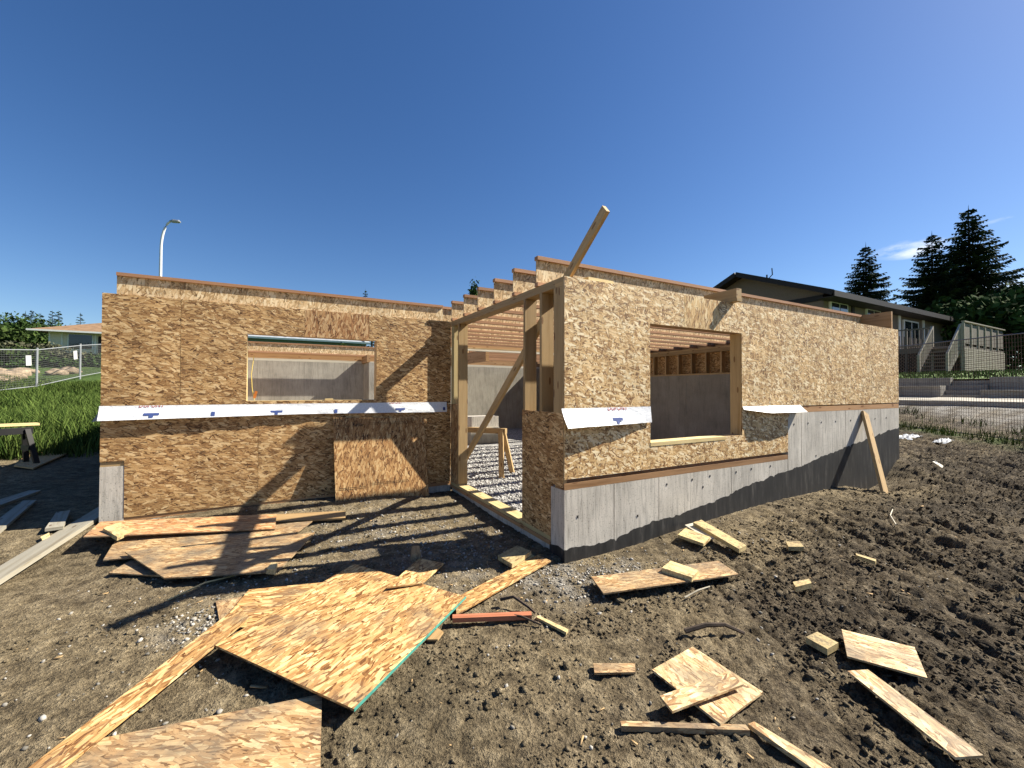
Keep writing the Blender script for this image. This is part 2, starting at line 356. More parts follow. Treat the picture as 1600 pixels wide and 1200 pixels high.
class MB:
    """collects polygons with metric uvs"""
    def __init__(s): s.v, s.f, s.uv = [], [], []
    def poly(s, pts, uvs):
        b = len(s.v); s.v += [tuple(p) for p in pts]; s.f.append(list(range(b, b+len(pts)))); s.uv += [tuple(q) for q in uvs]
    def box(s, d, M=None, ua=None):
        M = M or Matrix.Identity(4); d = [abs(x) for x in d]
        L = ua if ua is not None else max(range(3), key=lambda i: d[i])
        for ax in range(3):
            o = [i for i in range(3) if i != ax]
            u = L if L != ax else o[0]; w = [i for i in o if i != u][0]
            for sg in (-1, 1):
                pts, uvs = [], []
                for a, b in ((-1, -1), (1, -1), (1, 1), (-1, 1)):
                    p = [0, 0, 0]; p[ax] = sg*d[ax]/2; p[u] = a*d[u]/2; p[w] = b*d[w]/2
                    pts.append(Vector(p)); uvs.append((p[u]+sg*.37+ax*1.3, p[w]+ax*.71))
                n = (pts[1]-pts[0]).cross(pts[2]-pts[0])
                if n[ax]*sg < 0: pts.reverse(); uvs.reverse()
                s.poly([M @ p for p in pts], uvs)
    def beam(s, a, b, w, h, up=(0, 0, 1)):
        """bar from a to b, w across, h along up"""
        a, b = Vector(a), Vector(b); x = (b-a).normalized(); y = Vector(up).cross(x).normalized(); z = x.cross(y)
        M = Matrix(((x.x, y.x, z.x, 0), (x.y, y.y, z.y, 0), (x.z, y.z, z.z, 0), (0, 0, 0, 1))); M.translation = (a+b)/2
        s.box(((b-a).length, w, h), M, 0)
    def prism(s, pts, nrm, t, udir):
        """polygon (top) extruded by t against nrm"""
        n = Vector(nrm).normalized(); u = Vector(udir).normalized(); w = n.cross(u).normalized()
        top = [Vector(p) for p in pts]
        a = sum(((top[i]-top[0]).cross(top[(i+1) % len(top)]-top[0]) for i in range(len(top))), Vector())
        if a.dot(n) < 0: top.reverse()
        bot = [p - n*t for p in top]
        q = lambda p: (p.dot(u), p.dot(w))
        s.poly(top, [q(p) for p in top]); s.poly(bot[::-1], [(q(p)[0]+3.1, q(p)[1]) for p in bot[::-1]])
        k = 0.0
        for i in range(len(top)):
            j = (i+1) % len(top); l = (top[j]-top[i]).length
            s.poly([top[i], bot[i], bot[j], top[j]], [(k, 0), (k, t), (k+l, t), (k+l, 0)]); k += l
    def tube(s, pts, r, n=8, cap=True):
        pts = [Vector(p) for p in pts]; rs = r if isinstance(r, (list, tuple)) else [r]*len(pts)
        rings = []
        for i, p in enumerate(pts):
            d = (pts[min(i+1, len(pts)-1)]-pts[max(i-1, 0)]).normalized()
            a = d.cross(Vector((0, 0, 1)) if abs(d.z) < .9 else Vector((1, 0, 0))).normalized(); b = d.cross(a)
            rings.append([p+(a*math.cos(2*math.pi*k/n)+b*math.sin(2*math.pi*k/n))*rs[i] for k in range(n)])
        for i in range(len(rings)-1):
            for k in range(n):
                j = (k+1) % n
                s.poly([rings[i][j], rings[i][k], rings[i+1][k], rings[i+1][j]], [(i, k/n), (i, k/n), (i+1, k/n), (i+1, k/n)])
        if cap:
            s.poly(rings[0], [(0, 0)]*n); s.poly(rings[-1][::-1], [(0, 0)]*n)
    def mesh(s, name, smooth=False, origin=None):
        if origin is not None: s.v = [tuple(Vector(p)-Vector(origin)) for p in s.v]
        me = bpy.data.meshes.new(name); me.from_pydata(s.v, [], s.f)
        l = me.uv_layers.new(name='UVMap'); l.data.foreach_set('uv', [c for q in s.uv for c in q])
        if smooth: me.polygons.foreach_set('use_smooth', [True]*len(me.polygons))
        me.update(); return me
    def build(s, name, mats, parent=None, origin=None, smooth=False, **kw):
        if origin is None: origin = tuple(np.mean(np.array(s.v), axis=0))
        me = s.mesh(name, smooth, origin)
        return link(name, me, mats, parent, Matrix.Translation(origin), **kw)
def abox(name, p0, p1, mat, parent=None, ua=None, bevel=0.0, **kw):
    b = MB(); d = [abs(p1[i]-p0[i]) for i in range(3)]; c = [(p1[i]+p0[i])/2 for i in range(3)]
    b.box(d, None, ua); me = b.mesh(name)
    return link(name, me, mat, parent, Matrix.Translation(c), **kw)
def bar(name, a, b, w, h, mat, parent=None, up=(0, 0, 1), **kw):
    m = MB(); m.beam(a, b, w, h, up); return m.build(name, mat, parent, **kw)

# ---------------------------------------------------------------- noise and terrain
_perm = rng.permutation(256); _perm = np.concatenate([_perm, _perm]); _g = rng.normal(size=(256, 2)); _g /= np.linalg.norm(_g, axis=1)[:, None]
def pnoise(x, y):
    xi = np.floor(x).astype(int); yi = np.floor(y).astype(int); xf = x-xi; yf = y-yi
    u = xf*xf*xf*(xf*(xf*6-15)+10); v = yf*yf*yf*(yf*(yf*6-15)+10)
    def gr(a, b, fx, fy):
        g = _g[_perm[(_perm[a & 255]+b) & 255]]; return g[..., 0]*fx+g[..., 1]*fy
    n0 = gr(xi, yi, xf, yf)*(1-u)+gr(xi+1, yi, xf-1, yf)*u
    n1 = gr(xi, yi+1, xf, yf-1)*(1-u)+gr(xi+1, yi+1, xf-1, yf-1)*u
    return n0*(1-v)+n1*v
def fbm(x, y, o=5, gain=.5):
    s = 0; a = 1.0
    for i in range(o): s = s+a*pnoise(x*2**i+i*17.3, y*2**i-i*9.1); a *= gain
    return s

# ---- base terrain
def sst(a,b,x):
    t=np.clip((x-a)/(b-a),0,1); return t*t*(3-2*t)
def G(x,y):
    x=np.asarray(x,float); y=np.asarray(y,float)
    zf=-2.57+.12*sst(.2,3.6,x)+.10*sst(1.9,2.85,y)*(1-sst(-1.2,-.2,x))
    zf=zf-.05*np.exp(-(x*x+y*y)/.5)
    zr=np.interp(x,[4.0,5.2,7.0,9.5,11.1,14.95,17.0,60,200,700],[-2.7,-2.47,-2.2,-1.97,-1.93,-1.36,-1.22,-1.22,2,4])
    dip=-.22*np.exp(-(y/.55)**2)*sst(5.0,5.8,x)*(1-sst(6.3,6.95,x))
    zl=np.interp(y,[-300,3,9,11,25,28.5,45,80,700],[-2.57,-2.52,-2.38,-2.2,-1.05,-.5,1.6,2.6,4])
    m=np.clip(np.maximum(sst(-4.0,-6.0,x),sst(11.5,13.0,y)),0,1)*(1-sst(8,16,x))
    zl=-2.57+(zl+2.57)*m
    return np.maximum(np.maximum(zf,zr),zl)+dip

# loose boards: (name, category, material, thickness, top corners, label)
DEBRIS=[
 ('osb_sheet', 'board', 'osbF', 0.011, [(-2.558, -0.197, -2.48), (-1.935, -1.043, -2.5), (-1.078, -0.3, -2.51), (-1.701, 0.645, -2.5)], 'large square oriented strand board sheet with a green painted edge lying in the foreground mud'),
 ('osb_sheet', 'board', 'osbF', 0.011, [(-2.578, 0.17, -2.54), (-2.446, 0.609, -2.53), (-1.438, 0.332, -2.53), (-1.824, -0.426, -2.54)], 'oriented strand board sheet mostly hidden underneath the large green-edged sheet'),
 ('osb_sheet', 'board', 'osbM', 0.011, [(-3.005, -0.825, -2.54), (-2.957, -0.631, -2.54), (-2.051, -0.807, -2.54), (-2.096, -1.321, -2.54)], 'muddy oriented strand board sheet cut off by the bottom edge of the photo'),
 ('osb_strip', 'board', 'osbF', 0.011, [(-3.126, -0.775, -2.52), (-2.48, 0.232, -2.47), (-2.406, 0.024, -2.47), (-3.009, -0.839, -2.52)], 'long narrow oriented strand board strip running diagonally past the muddy sheet towards the bottom left'),
 ('osb_scrap', 'board', 'osbM', 0.011, [(-2.645, 0.569, -2.55), (-2.585, 0.237, -2.55), (-2.412, 0.239, -2.55), (-2.466, 0.557, -2.55)], 'small dirty board scrap poking out left of the large green-edged sheet'),
 ('osb_strip', 'board', 'osbF', 0.011, [(-1.558, 0.028, -2.47), (-1.303, 0.008, -2.49), (-1.006, 0.365, -2.53), (-1.17, 0.551, -2.52)], 'short shaded strip of strand board behind the far corner of the large sheet'),
 ('osb_stub', 'board', 'osbM', 0.011, [(-1.249, 0.552, -2.55), (-1.148, 0.528, -2.55), (-1.173, 0.542, -2.41), (-1.233, 0.574, -2.41)], 'small board stub standing upright in the shaded dirt behind the large sheet'),
 ('osb_strip', 'board', 'osbF', 0.011, [(-1.203, -0.438, -2.54), (-0.152, -0.008, -2.54), (-0.188, 0.157, -2.54), (-1.127, -0.225, -2.54)], 'half sunlit strand board strip pointing from the large sheet to the concrete corner'),
 ('wood_block', 'block', 'lumD', 0.038, [(-0.569, 0.203, -2.49), (-0.544, -0.009, -2.49), (-0.259, 0.151, -2.49), (-0.303, 0.333, -2.49)], 'shaded lumber block lying on a second block in front of the concrete corner'),
 ('wood_block', 'block', 'lumD', 0.038, [(-0.49, 0.257, -2.535), (-0.482, 0.036, -2.535), (-0.233, 0.15, -2.535), (-0.224, 0.373, -2.535)], 'shaded lumber block beneath another block in front of the concrete corner'),
 ('wood_stake', 'stick', 'red', 0.03, [(-1.239, -0.461, -2.52), (-1.256, -0.505, -2.52), (-0.783, -0.718, -2.52), (-0.762, -0.675, -2.52)], 'thin reddish wooden stake beside the right corner of the large sheet'),
 ('wood_stick', 'stick', 'lumD', 0.018, [(-0.744, -0.713, -2.545), (-0.721, -0.699, -2.545), (-0.642, -0.929, -2.545), (-0.673, -0.951, -2.545)], 'thin pale yellow stick just right of the reddish stake'),
 ('osb_scrap', 'board', 'lum', 0.011, [(-1.455, -0.6, -2.55), (-1.397, -0.631, -2.55), (-1.34, -0.571, -2.55), (-1.358, -0.514, -2.55)], 'tiny wood scrap under the right edge of the large green-edged sheet'),
 ('osb_strip', 'board', 'osbR', 0.011, [(-3.848, 2.222, -2.403), (-3.853, 2.655, -2.381), (-2.291, 2.35, -2.444), (-2.297, 1.908, -2.48)], 'orange strand board strip lying along the foot of the left wall under a lumber block'),
 ('wood_strip', 'board', 'lum', 0.02, [(-2.62, 2.506, -2.46), (-2.617, 2.308, -2.491), (-1.594, 2.066, -2.512), (-1.569, 2.27, -2.486)], 'narrow half shaded board lying below the leaning sheet'),
 ('osb_sheet', 'board', 'osbM', 0.011, [(-3.637, 2.319, -2.469), (-3.587, 1.785, -2.51), (-2.236, 1.478, -2.51), (-1.939, 2.079, -2.501)], 'worn strand board sheet lying under the cut sheet beside the left wall'),
 ('osb_sheet', 'board', 'osbM', 0.011, [(-3.45, 1.803, -2.47), (-3.031, 1.068, -2.5), (-2.26, 0.78, -2.5), (-1.943, 1.585, -2.48)], 'grey stained strand board sheet with a clipped corner lying on top near the left wall'),
 ('osb_offcut', 'board', 'osbM', 0.011, [(-3.468, 1.486, -2.53), (-3.39, 1.734, -2.53), (-3.065, 1.35, -2.53), (-2.862, 1.091, -2.54)], 'pointed strand board offcut sticking out under the grey stained sheet'),
 ('wood_block', 'block', 'lumD', 0.038, [(-3.741, 2.326, -2.368), (-3.578, 2.095, -2.409), (-3.501, 2.244, -2.4), (-3.652, 2.445, -2.359)], 'pale lumber block on the orange strip at the left concrete pier'),
 ('wood_block', 'block', 'lumD', 0.04, [(-2.34, 0.771, -2.46), (-2.278, 0.724, -2.46), (-2.262, 0.868, -2.46), (-2.308, 0.893, -2.46)], 'small wood block at the right corner of the grey stained sheet'),
 ('wood_plank', 'plank', 'grey', 0.038, [(-4.314, 1.602, -2.517), (-4.167, 1.276, -2.519), (-3.977, 3.09, -2.42), (-4.132, 3.631, -2.42)], 'long weathered grey plank reaching the left concrete pier'),
 ('wood_board', 'board', 'grey', 0.03, [(-4.301, 2.791, -2.421), (-4.175, 2.809, -2.421), (-4.363, 3.546, -2.42), (-4.468, 3.518, -2.42)], 'short grey board in the shade beside the left pier'),
 ('wood_board', 'board', 'grey', 0.03, [(-4.824, 3.113, -2.42), (-4.62, 2.728, -2.425), (-4.932, 4.358, -2.42), (-5.063, 4.394, -2.42)], 'wide grey board lying in the shade left of the short board'),
 ('wood_board', 'board', 'grey', 0.03, [(-5.379, 4.432, -2.42), (-5.211, 4.033, -2.42), (-5.136, 5.034, -2.42), (-5.274, 5.108, -2.42)], 'narrow grey board in the shade farther back by the sawhorse'),
 ('wood_board', 'board', 'lum', 0.025, [(-6.323, 7.416, -2.357), (-5.937, 7.001, -2.367), (-6.072, 8.641, -2.328), (-6.791, 9.212, -2.301)], 'board half in sun lying behind the black sawhorse'),
 ('wood_scrap', 'stick', 'lumD', 0.02, [(-4.27, 2.617, -2.455), (-4.231, 2.547, -2.464), (-4.212, 2.638, -2.453), (-4.243, 2.714, -2.446)], 'tiny pale wood chip at the edge of the building shadow'),
 ('osb_board', 'board', 'osbM', 0.011, [(-0.087, -0.478, -2.51), (-0.197, -0.748, -2.5), (0.971, -1.012, -2.505), (1.06, -0.77, -2.502)], 'long dirty strand board piece with a yellow block on it'),
 ('wood_block', 'block', 'lumD', 0.038, [(0.46, -0.693, -2.47), (0.525, -0.925, -2.47), (0.678, -0.871, -2.468), (0.636, -0.631, -2.47)], 'pale yellow lumber block lying on the long dirty board'),
 ('wood_block', 'block', 'lumD', 0.03, [(1.23, -0.21, -2.476), (1.26, -0.478, -2.484), (1.425, -0.432, -2.465), (1.41, -0.156, -2.456)], 'flat wood offcut leaning beside the yellow two-by-four'),
 ('wood_strip', 'board', 'white', 0.012, [(1.55, -0.036, -2.479), (1.395, -0.426, -2.487), (1.485, -0.43, -2.482), (1.667, -0.048, -2.472)], 'whitish strip between the flat offcut and the yellow two-by-four'),
 ('wood_stud', 'lumber', 'lumD', 0.038, [(1.588, -0.11, -2.437), (1.38, -0.754, -2.467), (1.509, -0.739, -2.461), (1.722, -0.11, -2.43)], 'pale yellow two-by-four offcut lying below the concrete wall'),
 ('wood_block', 'block', 'lumD', 0.038, [(1.902, -0.874, -2.45), (1.802, -0.949, -2.455), (1.909, -1.024, -2.45), (2.002, -0.945, -2.445)], 'small squarish yellow block alone on the tan dirt'),
 ('wood_block', 'block', 'lumD', 0.03, [(2.137, -1.322, -2.448), (2.098, -1.343, -2.45), (2.079, -1.482, -2.451), (2.125, -1.469, -2.448)], 'thin pale block half buried in the mud at the right'),
 ('wood_block', 'block', 'lumD', 0.038, [(1.166, -1.316, -2.487), (1.101, -1.368, -2.489), (1.257, -1.4, -2.482), (1.316, -1.354, -2.48)], 'small brown wood block in the dark ruts'),
 ('wood_block', 'block', 'lumD', 0.038, [(0.534, -1.716, -2.517), (0.515, -1.838, -2.517), (0.636, -1.84, -2.515), (0.65, -1.723, -2.514)], 'yellow lumber block beside the pale four-sided board'),
 ('osb_offcut', 'board', 'osbP', 0.011, [(0.785, -1.793, -2.501), (0.54, -1.924, -2.517), (0.706, -2.205, -2.523), (0.992, -2.065, -2.524)], 'pale four-sided strand board offcut right of the yellow block'),
 ('osb_strip', 'board', 'osbP', 0.011, [(0.399, -1.983, -2.519), (0.17, -2.448, -2.52), (0.299, -2.495, -2.53), (0.522, -2.024, -2.527)], 'pale strand board strip running to the bottom right corner'),
 ('osb_offcut', 'board', 'osbP', 0.011, [(-0.5, -1.481, -2.52), (-0.512, -1.885, -2.52), (-0.106, -1.834, -2.55), (-0.098, -1.417, -2.55)], 'squarish strand board offcut lying under a smaller strip'),
 ('osb_strip', 'board', 'osbP', 0.011, [(-0.658, -1.674, -2.48), (-0.682, -1.768, -2.48), (-0.203, -1.793, -2.505), (-0.185, -1.695, -2.505)], 'narrow strand board strip laid across the squarish offcut'),
 ('osb_scrap', 'board', 'osbM', 0.011, [(-0.726, -1.272, -2.535), (-0.771, -1.337, -2.535), (-0.576, -1.437, -2.535), (-0.525, -1.382, -2.535)], 'short dirty strip left of the squarish offcut'),
 ('wood_stick', 'stick', 'osbM', 0.025, [(-0.883, -1.648, -2.53), (-0.898, -1.673, -2.53), (-0.419, -1.961, -2.53), (-0.405, -1.933, -2.53)], 'straight narrow strip below the squarish offcut'),
 ('wood_stick', 'stick', 'osbP', 0.02, [(-0.392, -1.936, -2.53), (-0.382, -2.236, -2.53), (-0.306, -2.278, -2.53), (-0.355, -1.94, -2.53)], 'pale narrow strip leading off the bottom edge'),
 ('wood_scrap', 'stick', 'white', 0.008, [(6.974, -0.415, -2.184), (6.737, -0.592, -2.237), (6.817, -0.585, -2.215), (7.042, -0.434, -2.176)], 'white splinter on the slope near the concrete end'),
]
def ground_z(x, y): return float(G(x, y))

# ---------------------------------------------------------------- ground sheet
def lines(lo, hi, near):
    """near: list of (a, b, step); grows geometrically outside"""
    out = []
    for a, b, s in near: out += list(np.arange(a, b-1e-6, s))
    out.append(near[-1][1])
    st = near[-1][2]; p = out[-1]; 
    while p < hi: st *= 1.13; p += st; out.append(min(p, hi))
    st = near[0][2]; p = out[0]; pre = []
    while p > lo: st *= 1.13; p -= st; pre.append(max(p, lo))
    return np.array(pre[::-1]+out)
gx = lines(-700, 700, [(-7.5, -4.2, .06), (-4.2, -2.6, .028), (-2.6, 1.6, .018), (1.6, 4.0, .028), (4.0, 9.5, .05)])
gy = lines(-300, 700, [(-4.2, -2.6, .05), (-2.6, 0.9, .018), (.9, 3.1, .032), (3.1, 4.5, .12)])
GX, GY = np.meshgrid(gx, gy); X, Y = GX.ravel(), GY.ravel()
Z = G(X, Y)
near = (1-sst(8, 14, np.abs(X)))*(1-sst(8, 16, np.abs(Y)))
rough = np.clip(.35+.75*sst(.2, 3.0, X)+.35*sst(-.6, -2.2, Y), .3, 1.3)
# rutted, cloddy earth: larger swells, ruts running along the slope on the right, small clods
sw = fbm(X*.55+3, Y*.55, 3)
rut = 1-np.abs(fbm((X*.5+Y*.85)*.9+.6*sw, (X*.85-Y*.5)*3.6+5, 5, .55))*2.1
cl = fbm(X*8.5, Y*8.5, 4, .62)
cl2 = 1-np.abs(fbm(X*6.7+40, Y*6.7, 4, .65))*2.0
cor = np.exp(-(X**2+Y**2)/1.0)
dz = .035*sw*(1-cor)+rough*(.034*(rut-.45)*(.25+sst(.3, 2.4, X)+.4*sst(-1.4, -2.6, Y))+.020*cl+.009*(cl2-.45))
strk = fbm((X*.5+Y*.85)*1.6+2, (X*.85-Y*.5)*7.5, 4, .55)
chur = np.clip(sst(-1.2, .8, X)*(.35+.65*sst(.2, -1.2, Y)+.5*sst(1.5, 3.5, X)), 0, 1.15)
dz = dz-chur*.026*np.clip(.16-np.abs(strk), 0, .16)/.16+(.006+.011*chur)*fbm(X*19, Y*19, 3, .7)-.010*np.clip(.1-np.abs(fbm(X*3.1+7, Y*3.1, 4, .6)), 0, .1)/.1
far = (1-near)*.05*fbm(X*.21, Y*.21, 3)*np.clip(1-np.hypot(X, Y)/200, .1, 1)
Z = Z+near*dz+far
# earth is banked evenly against the walls
wallr = np.exp(-np.clip(-Y, 0, 9)/.35)*(X > -.3)*(X < 7.2)*(Y < .05)
Z = Z*(1-wallr)+(G(X, Y)-.03*cor+.012*cl)*wallr
hi_band = sst(.5, 2.2, X)
# inside the foundation the earth lies lower, under the gravel
ins = ((X > .1) & (X < 6.9) & (Y > .08) & (Y < 11.1)) | ((X > -3.85) & (X <= .1) & (Y > 3.02) & (Y < 11.1))
Z = np.where(ins, -2.78, Z)
# boards press into the earth: keep it just below each piece
for nm, ct, mt, th, pts, lab in DEBRIS:
    P = np.array(pts); c = P.mean(0)
    w = (P[:, :2]-c[:2]); Q = P[:, :2]+w/np.linalg.norm(w, axis=1)[:, None]*.03
    a_, b_, c_ = np.linalg.lstsq(np.c_[P[:, :2], np.ones(len(P))], P[:, 2], rcond=None)[0]
    ar = sum(Q[i][0]*Q[(i+1) % len(Q)][1]-Q[(i+1) % len(Q)][0]*Q[i][1] for i in range(len(Q)))
    sel = np.where((X > Q[:, 0].min()) & (X < Q[:, 0].max()) & (Y > Q[:, 1].min()) & (Y < Q[:, 1].max()))[0]
    m = np.ones(len(sel), bool)
    for i in range(len(Q)):
        j = (i+1) % len(Q); e = Q[j]-Q[i]
        m &= np.sign(ar)*(e[0]*(Y[sel]-Q[i][1])-e[1]*(X[sel]-Q[i][0])) > 0
    s = sel[m]; Z[s] = np.minimum(Z[s], a_*X[s]+b_*Y[s]+c_-th-.006)
nx, ny = len(gx), len(gy)
idx = np.arange(nx*ny).reshape(ny, nx)
F = np.stack([idx[:-1, :-1], idx[:-1, 1:], idx[1:, 1:], idx[1:, :-1]], -1).reshape(-1, 4)
gm = mesh_np('ground', np.c_[X, Y, Z], F, smooth=True)
wet_darkm = .12+.34*sst(-.9, .6, X)*sst(-.5, -1.3, Y)+.30*sst(.62, .25, rut)*sst(.2, 1.5, X)+.60*sst(.4, 2.6, X-.25*Y)*(1-.85*np.exp(-(np.minimum(Y, 0)/1.0)**2)*(1-sst(5.0, 7.0, X)))+.30*sst(-.7, -2.0, Y)*sst(-2.2, -.6, X)+.22*chur*sst(.15, .02, np.abs(strk))+.5*fbm(X*.8, Y*.8, 4)+.25*sst(.2, -.5, cl2-.3)  # wet mud by area, plus darker ruts, cracks and clod hollows
wet_darkm = np.where(X < -4.2, wet_darkm*.3+.05, wet_darkm)
qf = (X-9.5)*.818-(Y+.91)*.574
grs = sst(-4.6, -6.0, X)*sst(8.2, 10.2, Y+.5*fbm(X*.6, Y*.6, 3))
grs = np.maximum(grs, sst(13, 16, Y)*(X < 9)); grs = np.maximum(grs, np.exp(-((qf+.15)/.42)**2)*.85*(X > 6.5)*np.clip(.6+fbm(X*2, Y*2, 3)*1.3, 0, 1))
grs = np.maximum(grs, sst(26, 34, np.hypot(X, Y)))
gvl = .75*sst(.55, 2.2, qf)*(1-sst(17, 19, X))*(X > 9)*np.clip(.55+fbm(X*1.1, Y*2.6, 4), 0, 1)
patch = lambda x0, y0, r: np.exp(-(((X-x0)**2+(Y-y0)**2)/r**2))
gvp = .9*patch(-.25, -.25, .35)+.8*patch(-2.72, .32, .2)+.5*patch(.3, -.4, .3)+.35*patch(-1.2, 1.7, .8)+.4*patch(-1, .3, .5)
gvp = np.clip(.6*gvp*np.clip(.3+1.8*fbm(X*5, Y*5, 4), 0, 1.2), 0, .5)
colr = np.c_[np.clip(wet_darkm, 0, 1), np.clip(grs, 0, 1), np.clip(np.maximum(gvl, gvp), 0, 1), np.ones_like(X)].astype(np.float32)
at = gm.attributes.new('mask', 'FLOAT_COLOR', 'POINT'); at.data.foreach_set('color', colr.ravel())
ground = link('ground', gm, 'ground', kind='structure', label='rough churned construction dirt with mud ruts, gravel and a grassy slope')
def zsurf(x, y):
    i = np.clip(np.searchsorted(gx, x)-1, 0, nx-2); j = np.clip(np.searchsorted(gy, y)-1, 0, ny-2)
    tx = (x-gx[i])/(gx[i+1]-gx[i]); ty = (y-gy[j])/(gy[j+1]-gy[j]); ZZ = Z.reshape(ny, nx)
    return (ZZ[j, i]*(1-tx)+ZZ[j, i+1]*tx)*(1-ty)+(ZZ[j+1, i]*(1-tx)+ZZ[j+1, i+1]*tx)*ty

# gravel bed inside
xs = np.linspace(-3.85, 6.8, 180); ys = np.linspace(.1, 10.95, 180)
A, B = np.meshgrid(xs, ys); zz = -2.5+.03*fbm(A*.8, B*.8, 3)
i2 = np.arange(180*180).reshape(180, 180)
ff = np.stack([i2[:-1, :-1], i2[:-1, 1:], i2[1:, 1:], i2[1:, :-1]], -1).reshape(-1, 4)
cx = A.ravel()[ff].mean(1); cy = B.ravel()[ff].mean(1)
ff = ff[(cx > .13) | (cy > 3.1)]
link('gravel_floor', mesh_np('gravel_floor', np.c_[A.ravel(), B.ravel(), zz.ravel()], ff, smooth=True), 'gravel', kind='structure', label='pale crushed gravel floor inside the unfinished building')

# loose stones and clods (uncountable)
bm = bmesh.new(); bmesh.ops.create_icosphere(bm, subdivisions=1, radius=1.0)
IV = np.array([v.co[:] for v in bm.verts]); IF = np.array([[v.index for v in f.verts] for f in bm.faces]); bm.free()
def scatter(name, x, y, z, size, mat, label, flat=(.5, .85), sink=.25, kind='stuff'):
    n = len(x); V = IV[None]*(1+.38*rng.normal(size=(n, 12, 1)).clip(-1, 1))
    sc = np.c_[rng.uniform(.75, 1.3, n), rng.uniform(.75, 1.3, n), rng.uniform(*flat, n)]
    V = V*sc[:, None]*size[:, None, None]
    a = rng.uniform(0, 6.28, n); ca, sa = np.cos(a)[:, None], np.sin(a)[:, None]
    tl = rng.uniform(-.6, .6, n); ct, st = np.cos(tl)[:, None], np.sin(tl)[:, None]
    vy, vz = V[..., 1]*ct-V[..., 2]*st, V[..., 1]*st+V[..., 2]*ct
    V = np.stack([V[..., 0]*ca-vy*sa+x[:, None], V[..., 0]*sa+vy*ca+y[:, None], vz+(z+size*(.6-sink))[:, None]], -1).reshape(-1, 3)
    Fq = (IF[None]+(np.arange(n)*12)[:, None, None]).reshape(-1, 3)
    return link(name, mesh_np(name, V, Fq), mat, kind=kind, label=label)
n = 15000
x = rng.uniform(.2, 3.6, n); y = rng.uniform(.25, 6.5, n)
scatter('gravel_stones', x, y, np.full(n, -2.5)+.03*fbm(x*.8, y*.8, 3), rng.uniform(.008, .022, n), 'stone', 'loose crushed stones on the gravel floor inside the doorway')
px, py = [], []
for (x0, y0, r, k) in [(-.22, -.28, .30, 420), (.28, -.42, .24, 260), (-2.70, .30, .15, 190), (-1.0, .5, .55, 350), (-1.3, 1.7, .75, 420), (-.5, .9, .5, 260), (-2.6, 1.0, .4, 160), (-1.5, 2.55, .9, 120), (1.2, -.35, .7, 90), (-2.9, -.1, .5, 90)]:
    px.append(rng.normal(x0, r*.75, k)); py.append(rng.normal(y0, r*.75, k))
x = np.concatenate(px+[rng.uniform(-3.6, 3.0, 500)]); y = np.concatenate(py+[rng.uniform(-2.0, 2.4, 500)])
k = ~((x > -.03) & (y > -.02)); x, y = x[k], y[k]
scatter('loose_stones', x, y, zsurf(x, y), np.clip(rng.lognormal(-5.0, .4, len(x)), .003, .015), 'stoned', 'pale gravel stones strewn over the dirt around the corner')
x = rng.uniform(-4, 8.5, 34000); y = rng.uniform(-3.0, 2.6, 34000)
dn = fbm(x*1.4, y*1.4, 3)+.25*sst(0, 2, x)+.2*sst(-.5, -1.8, y); k = (dn > .10) & ~((x > -.03) & (y > -.03)) & ~((y > 2.8) & (x < 0)); x, y = x[k], y[k]
xe = np.concatenate([rng.uniform(.3, 6.5, 15000), rng.uniform(-1.5, 3.5, 9000)]); ye = np.concatenate([rng.uniform(-3.2, -.35, 15000), rng.uniform(-2.6, -.6, 9000)])
k = fbm(xe*1.9+5, ye*1.9, 4) > .0; x, y = np.concatenate([x, xe[k]]), np.concatenate([y, ye[k]])
dark = (x-.25*y > 1.0) | (rng.random(len(x)) < .25)
sz = np.clip(rng.lognormal(-4.95, .45, len(x)), .003, .026)
def mask_at(x, y):
    i = np.clip(np.searchsorted(gx, x)-1, 0, nx-1); j = np.clip(np.searchsorted(gy, y)-1, 0, ny-1); return colr.reshape(ny, nx, 4)[j, i]
for nm, k, lab in (('dirt_clods', ~dark, 'crumbled lumps of tan dirt scattered over the ground'), ('mud_clods', dark, 'crumbled lumps of dark mud scattered over the ground')):
    o = scatter(nm, x[k], y[k], zsurf(x[k], y[k]), sz[k], 'ground', lab, sink=.45, flat=(.45, .8))
    a = o.data.attributes.new('mask', 'FLOAT_COLOR', 'POINT'); a.data.foreach_set('color', np.repeat(mask_at(x[k], y[k]), 12, axis=0).astype(np.float32).ravel())

# ---------------------------------------------------------------- the unfinished house
H = empty('unfinished_house', (0, 0, -2.57), 'unfinished house with strand board walls, open joists and concrete foundation', 'house')
YL, XL, XR, YB = 2.93, -3.945, 6.985, 10.9
T = .011
def panelY(pts, y, mat, t=T, name='osb_panel', ud=(1, 0, 0)):
    m = MB(); m.prism([(a, y, b) for a, b in pts], (0, -1, 0), t, ud); return m.build(name, mat, H)
def panelX(pts, x, mat, t=T, name='osb_panel', sg=-1, ud=(0, 1, 0)):
    m = MB(); m.prism([(x, a, b) for a, b in pts], (sg, 0, 0), t, ud); return m.build(name, mat, H)
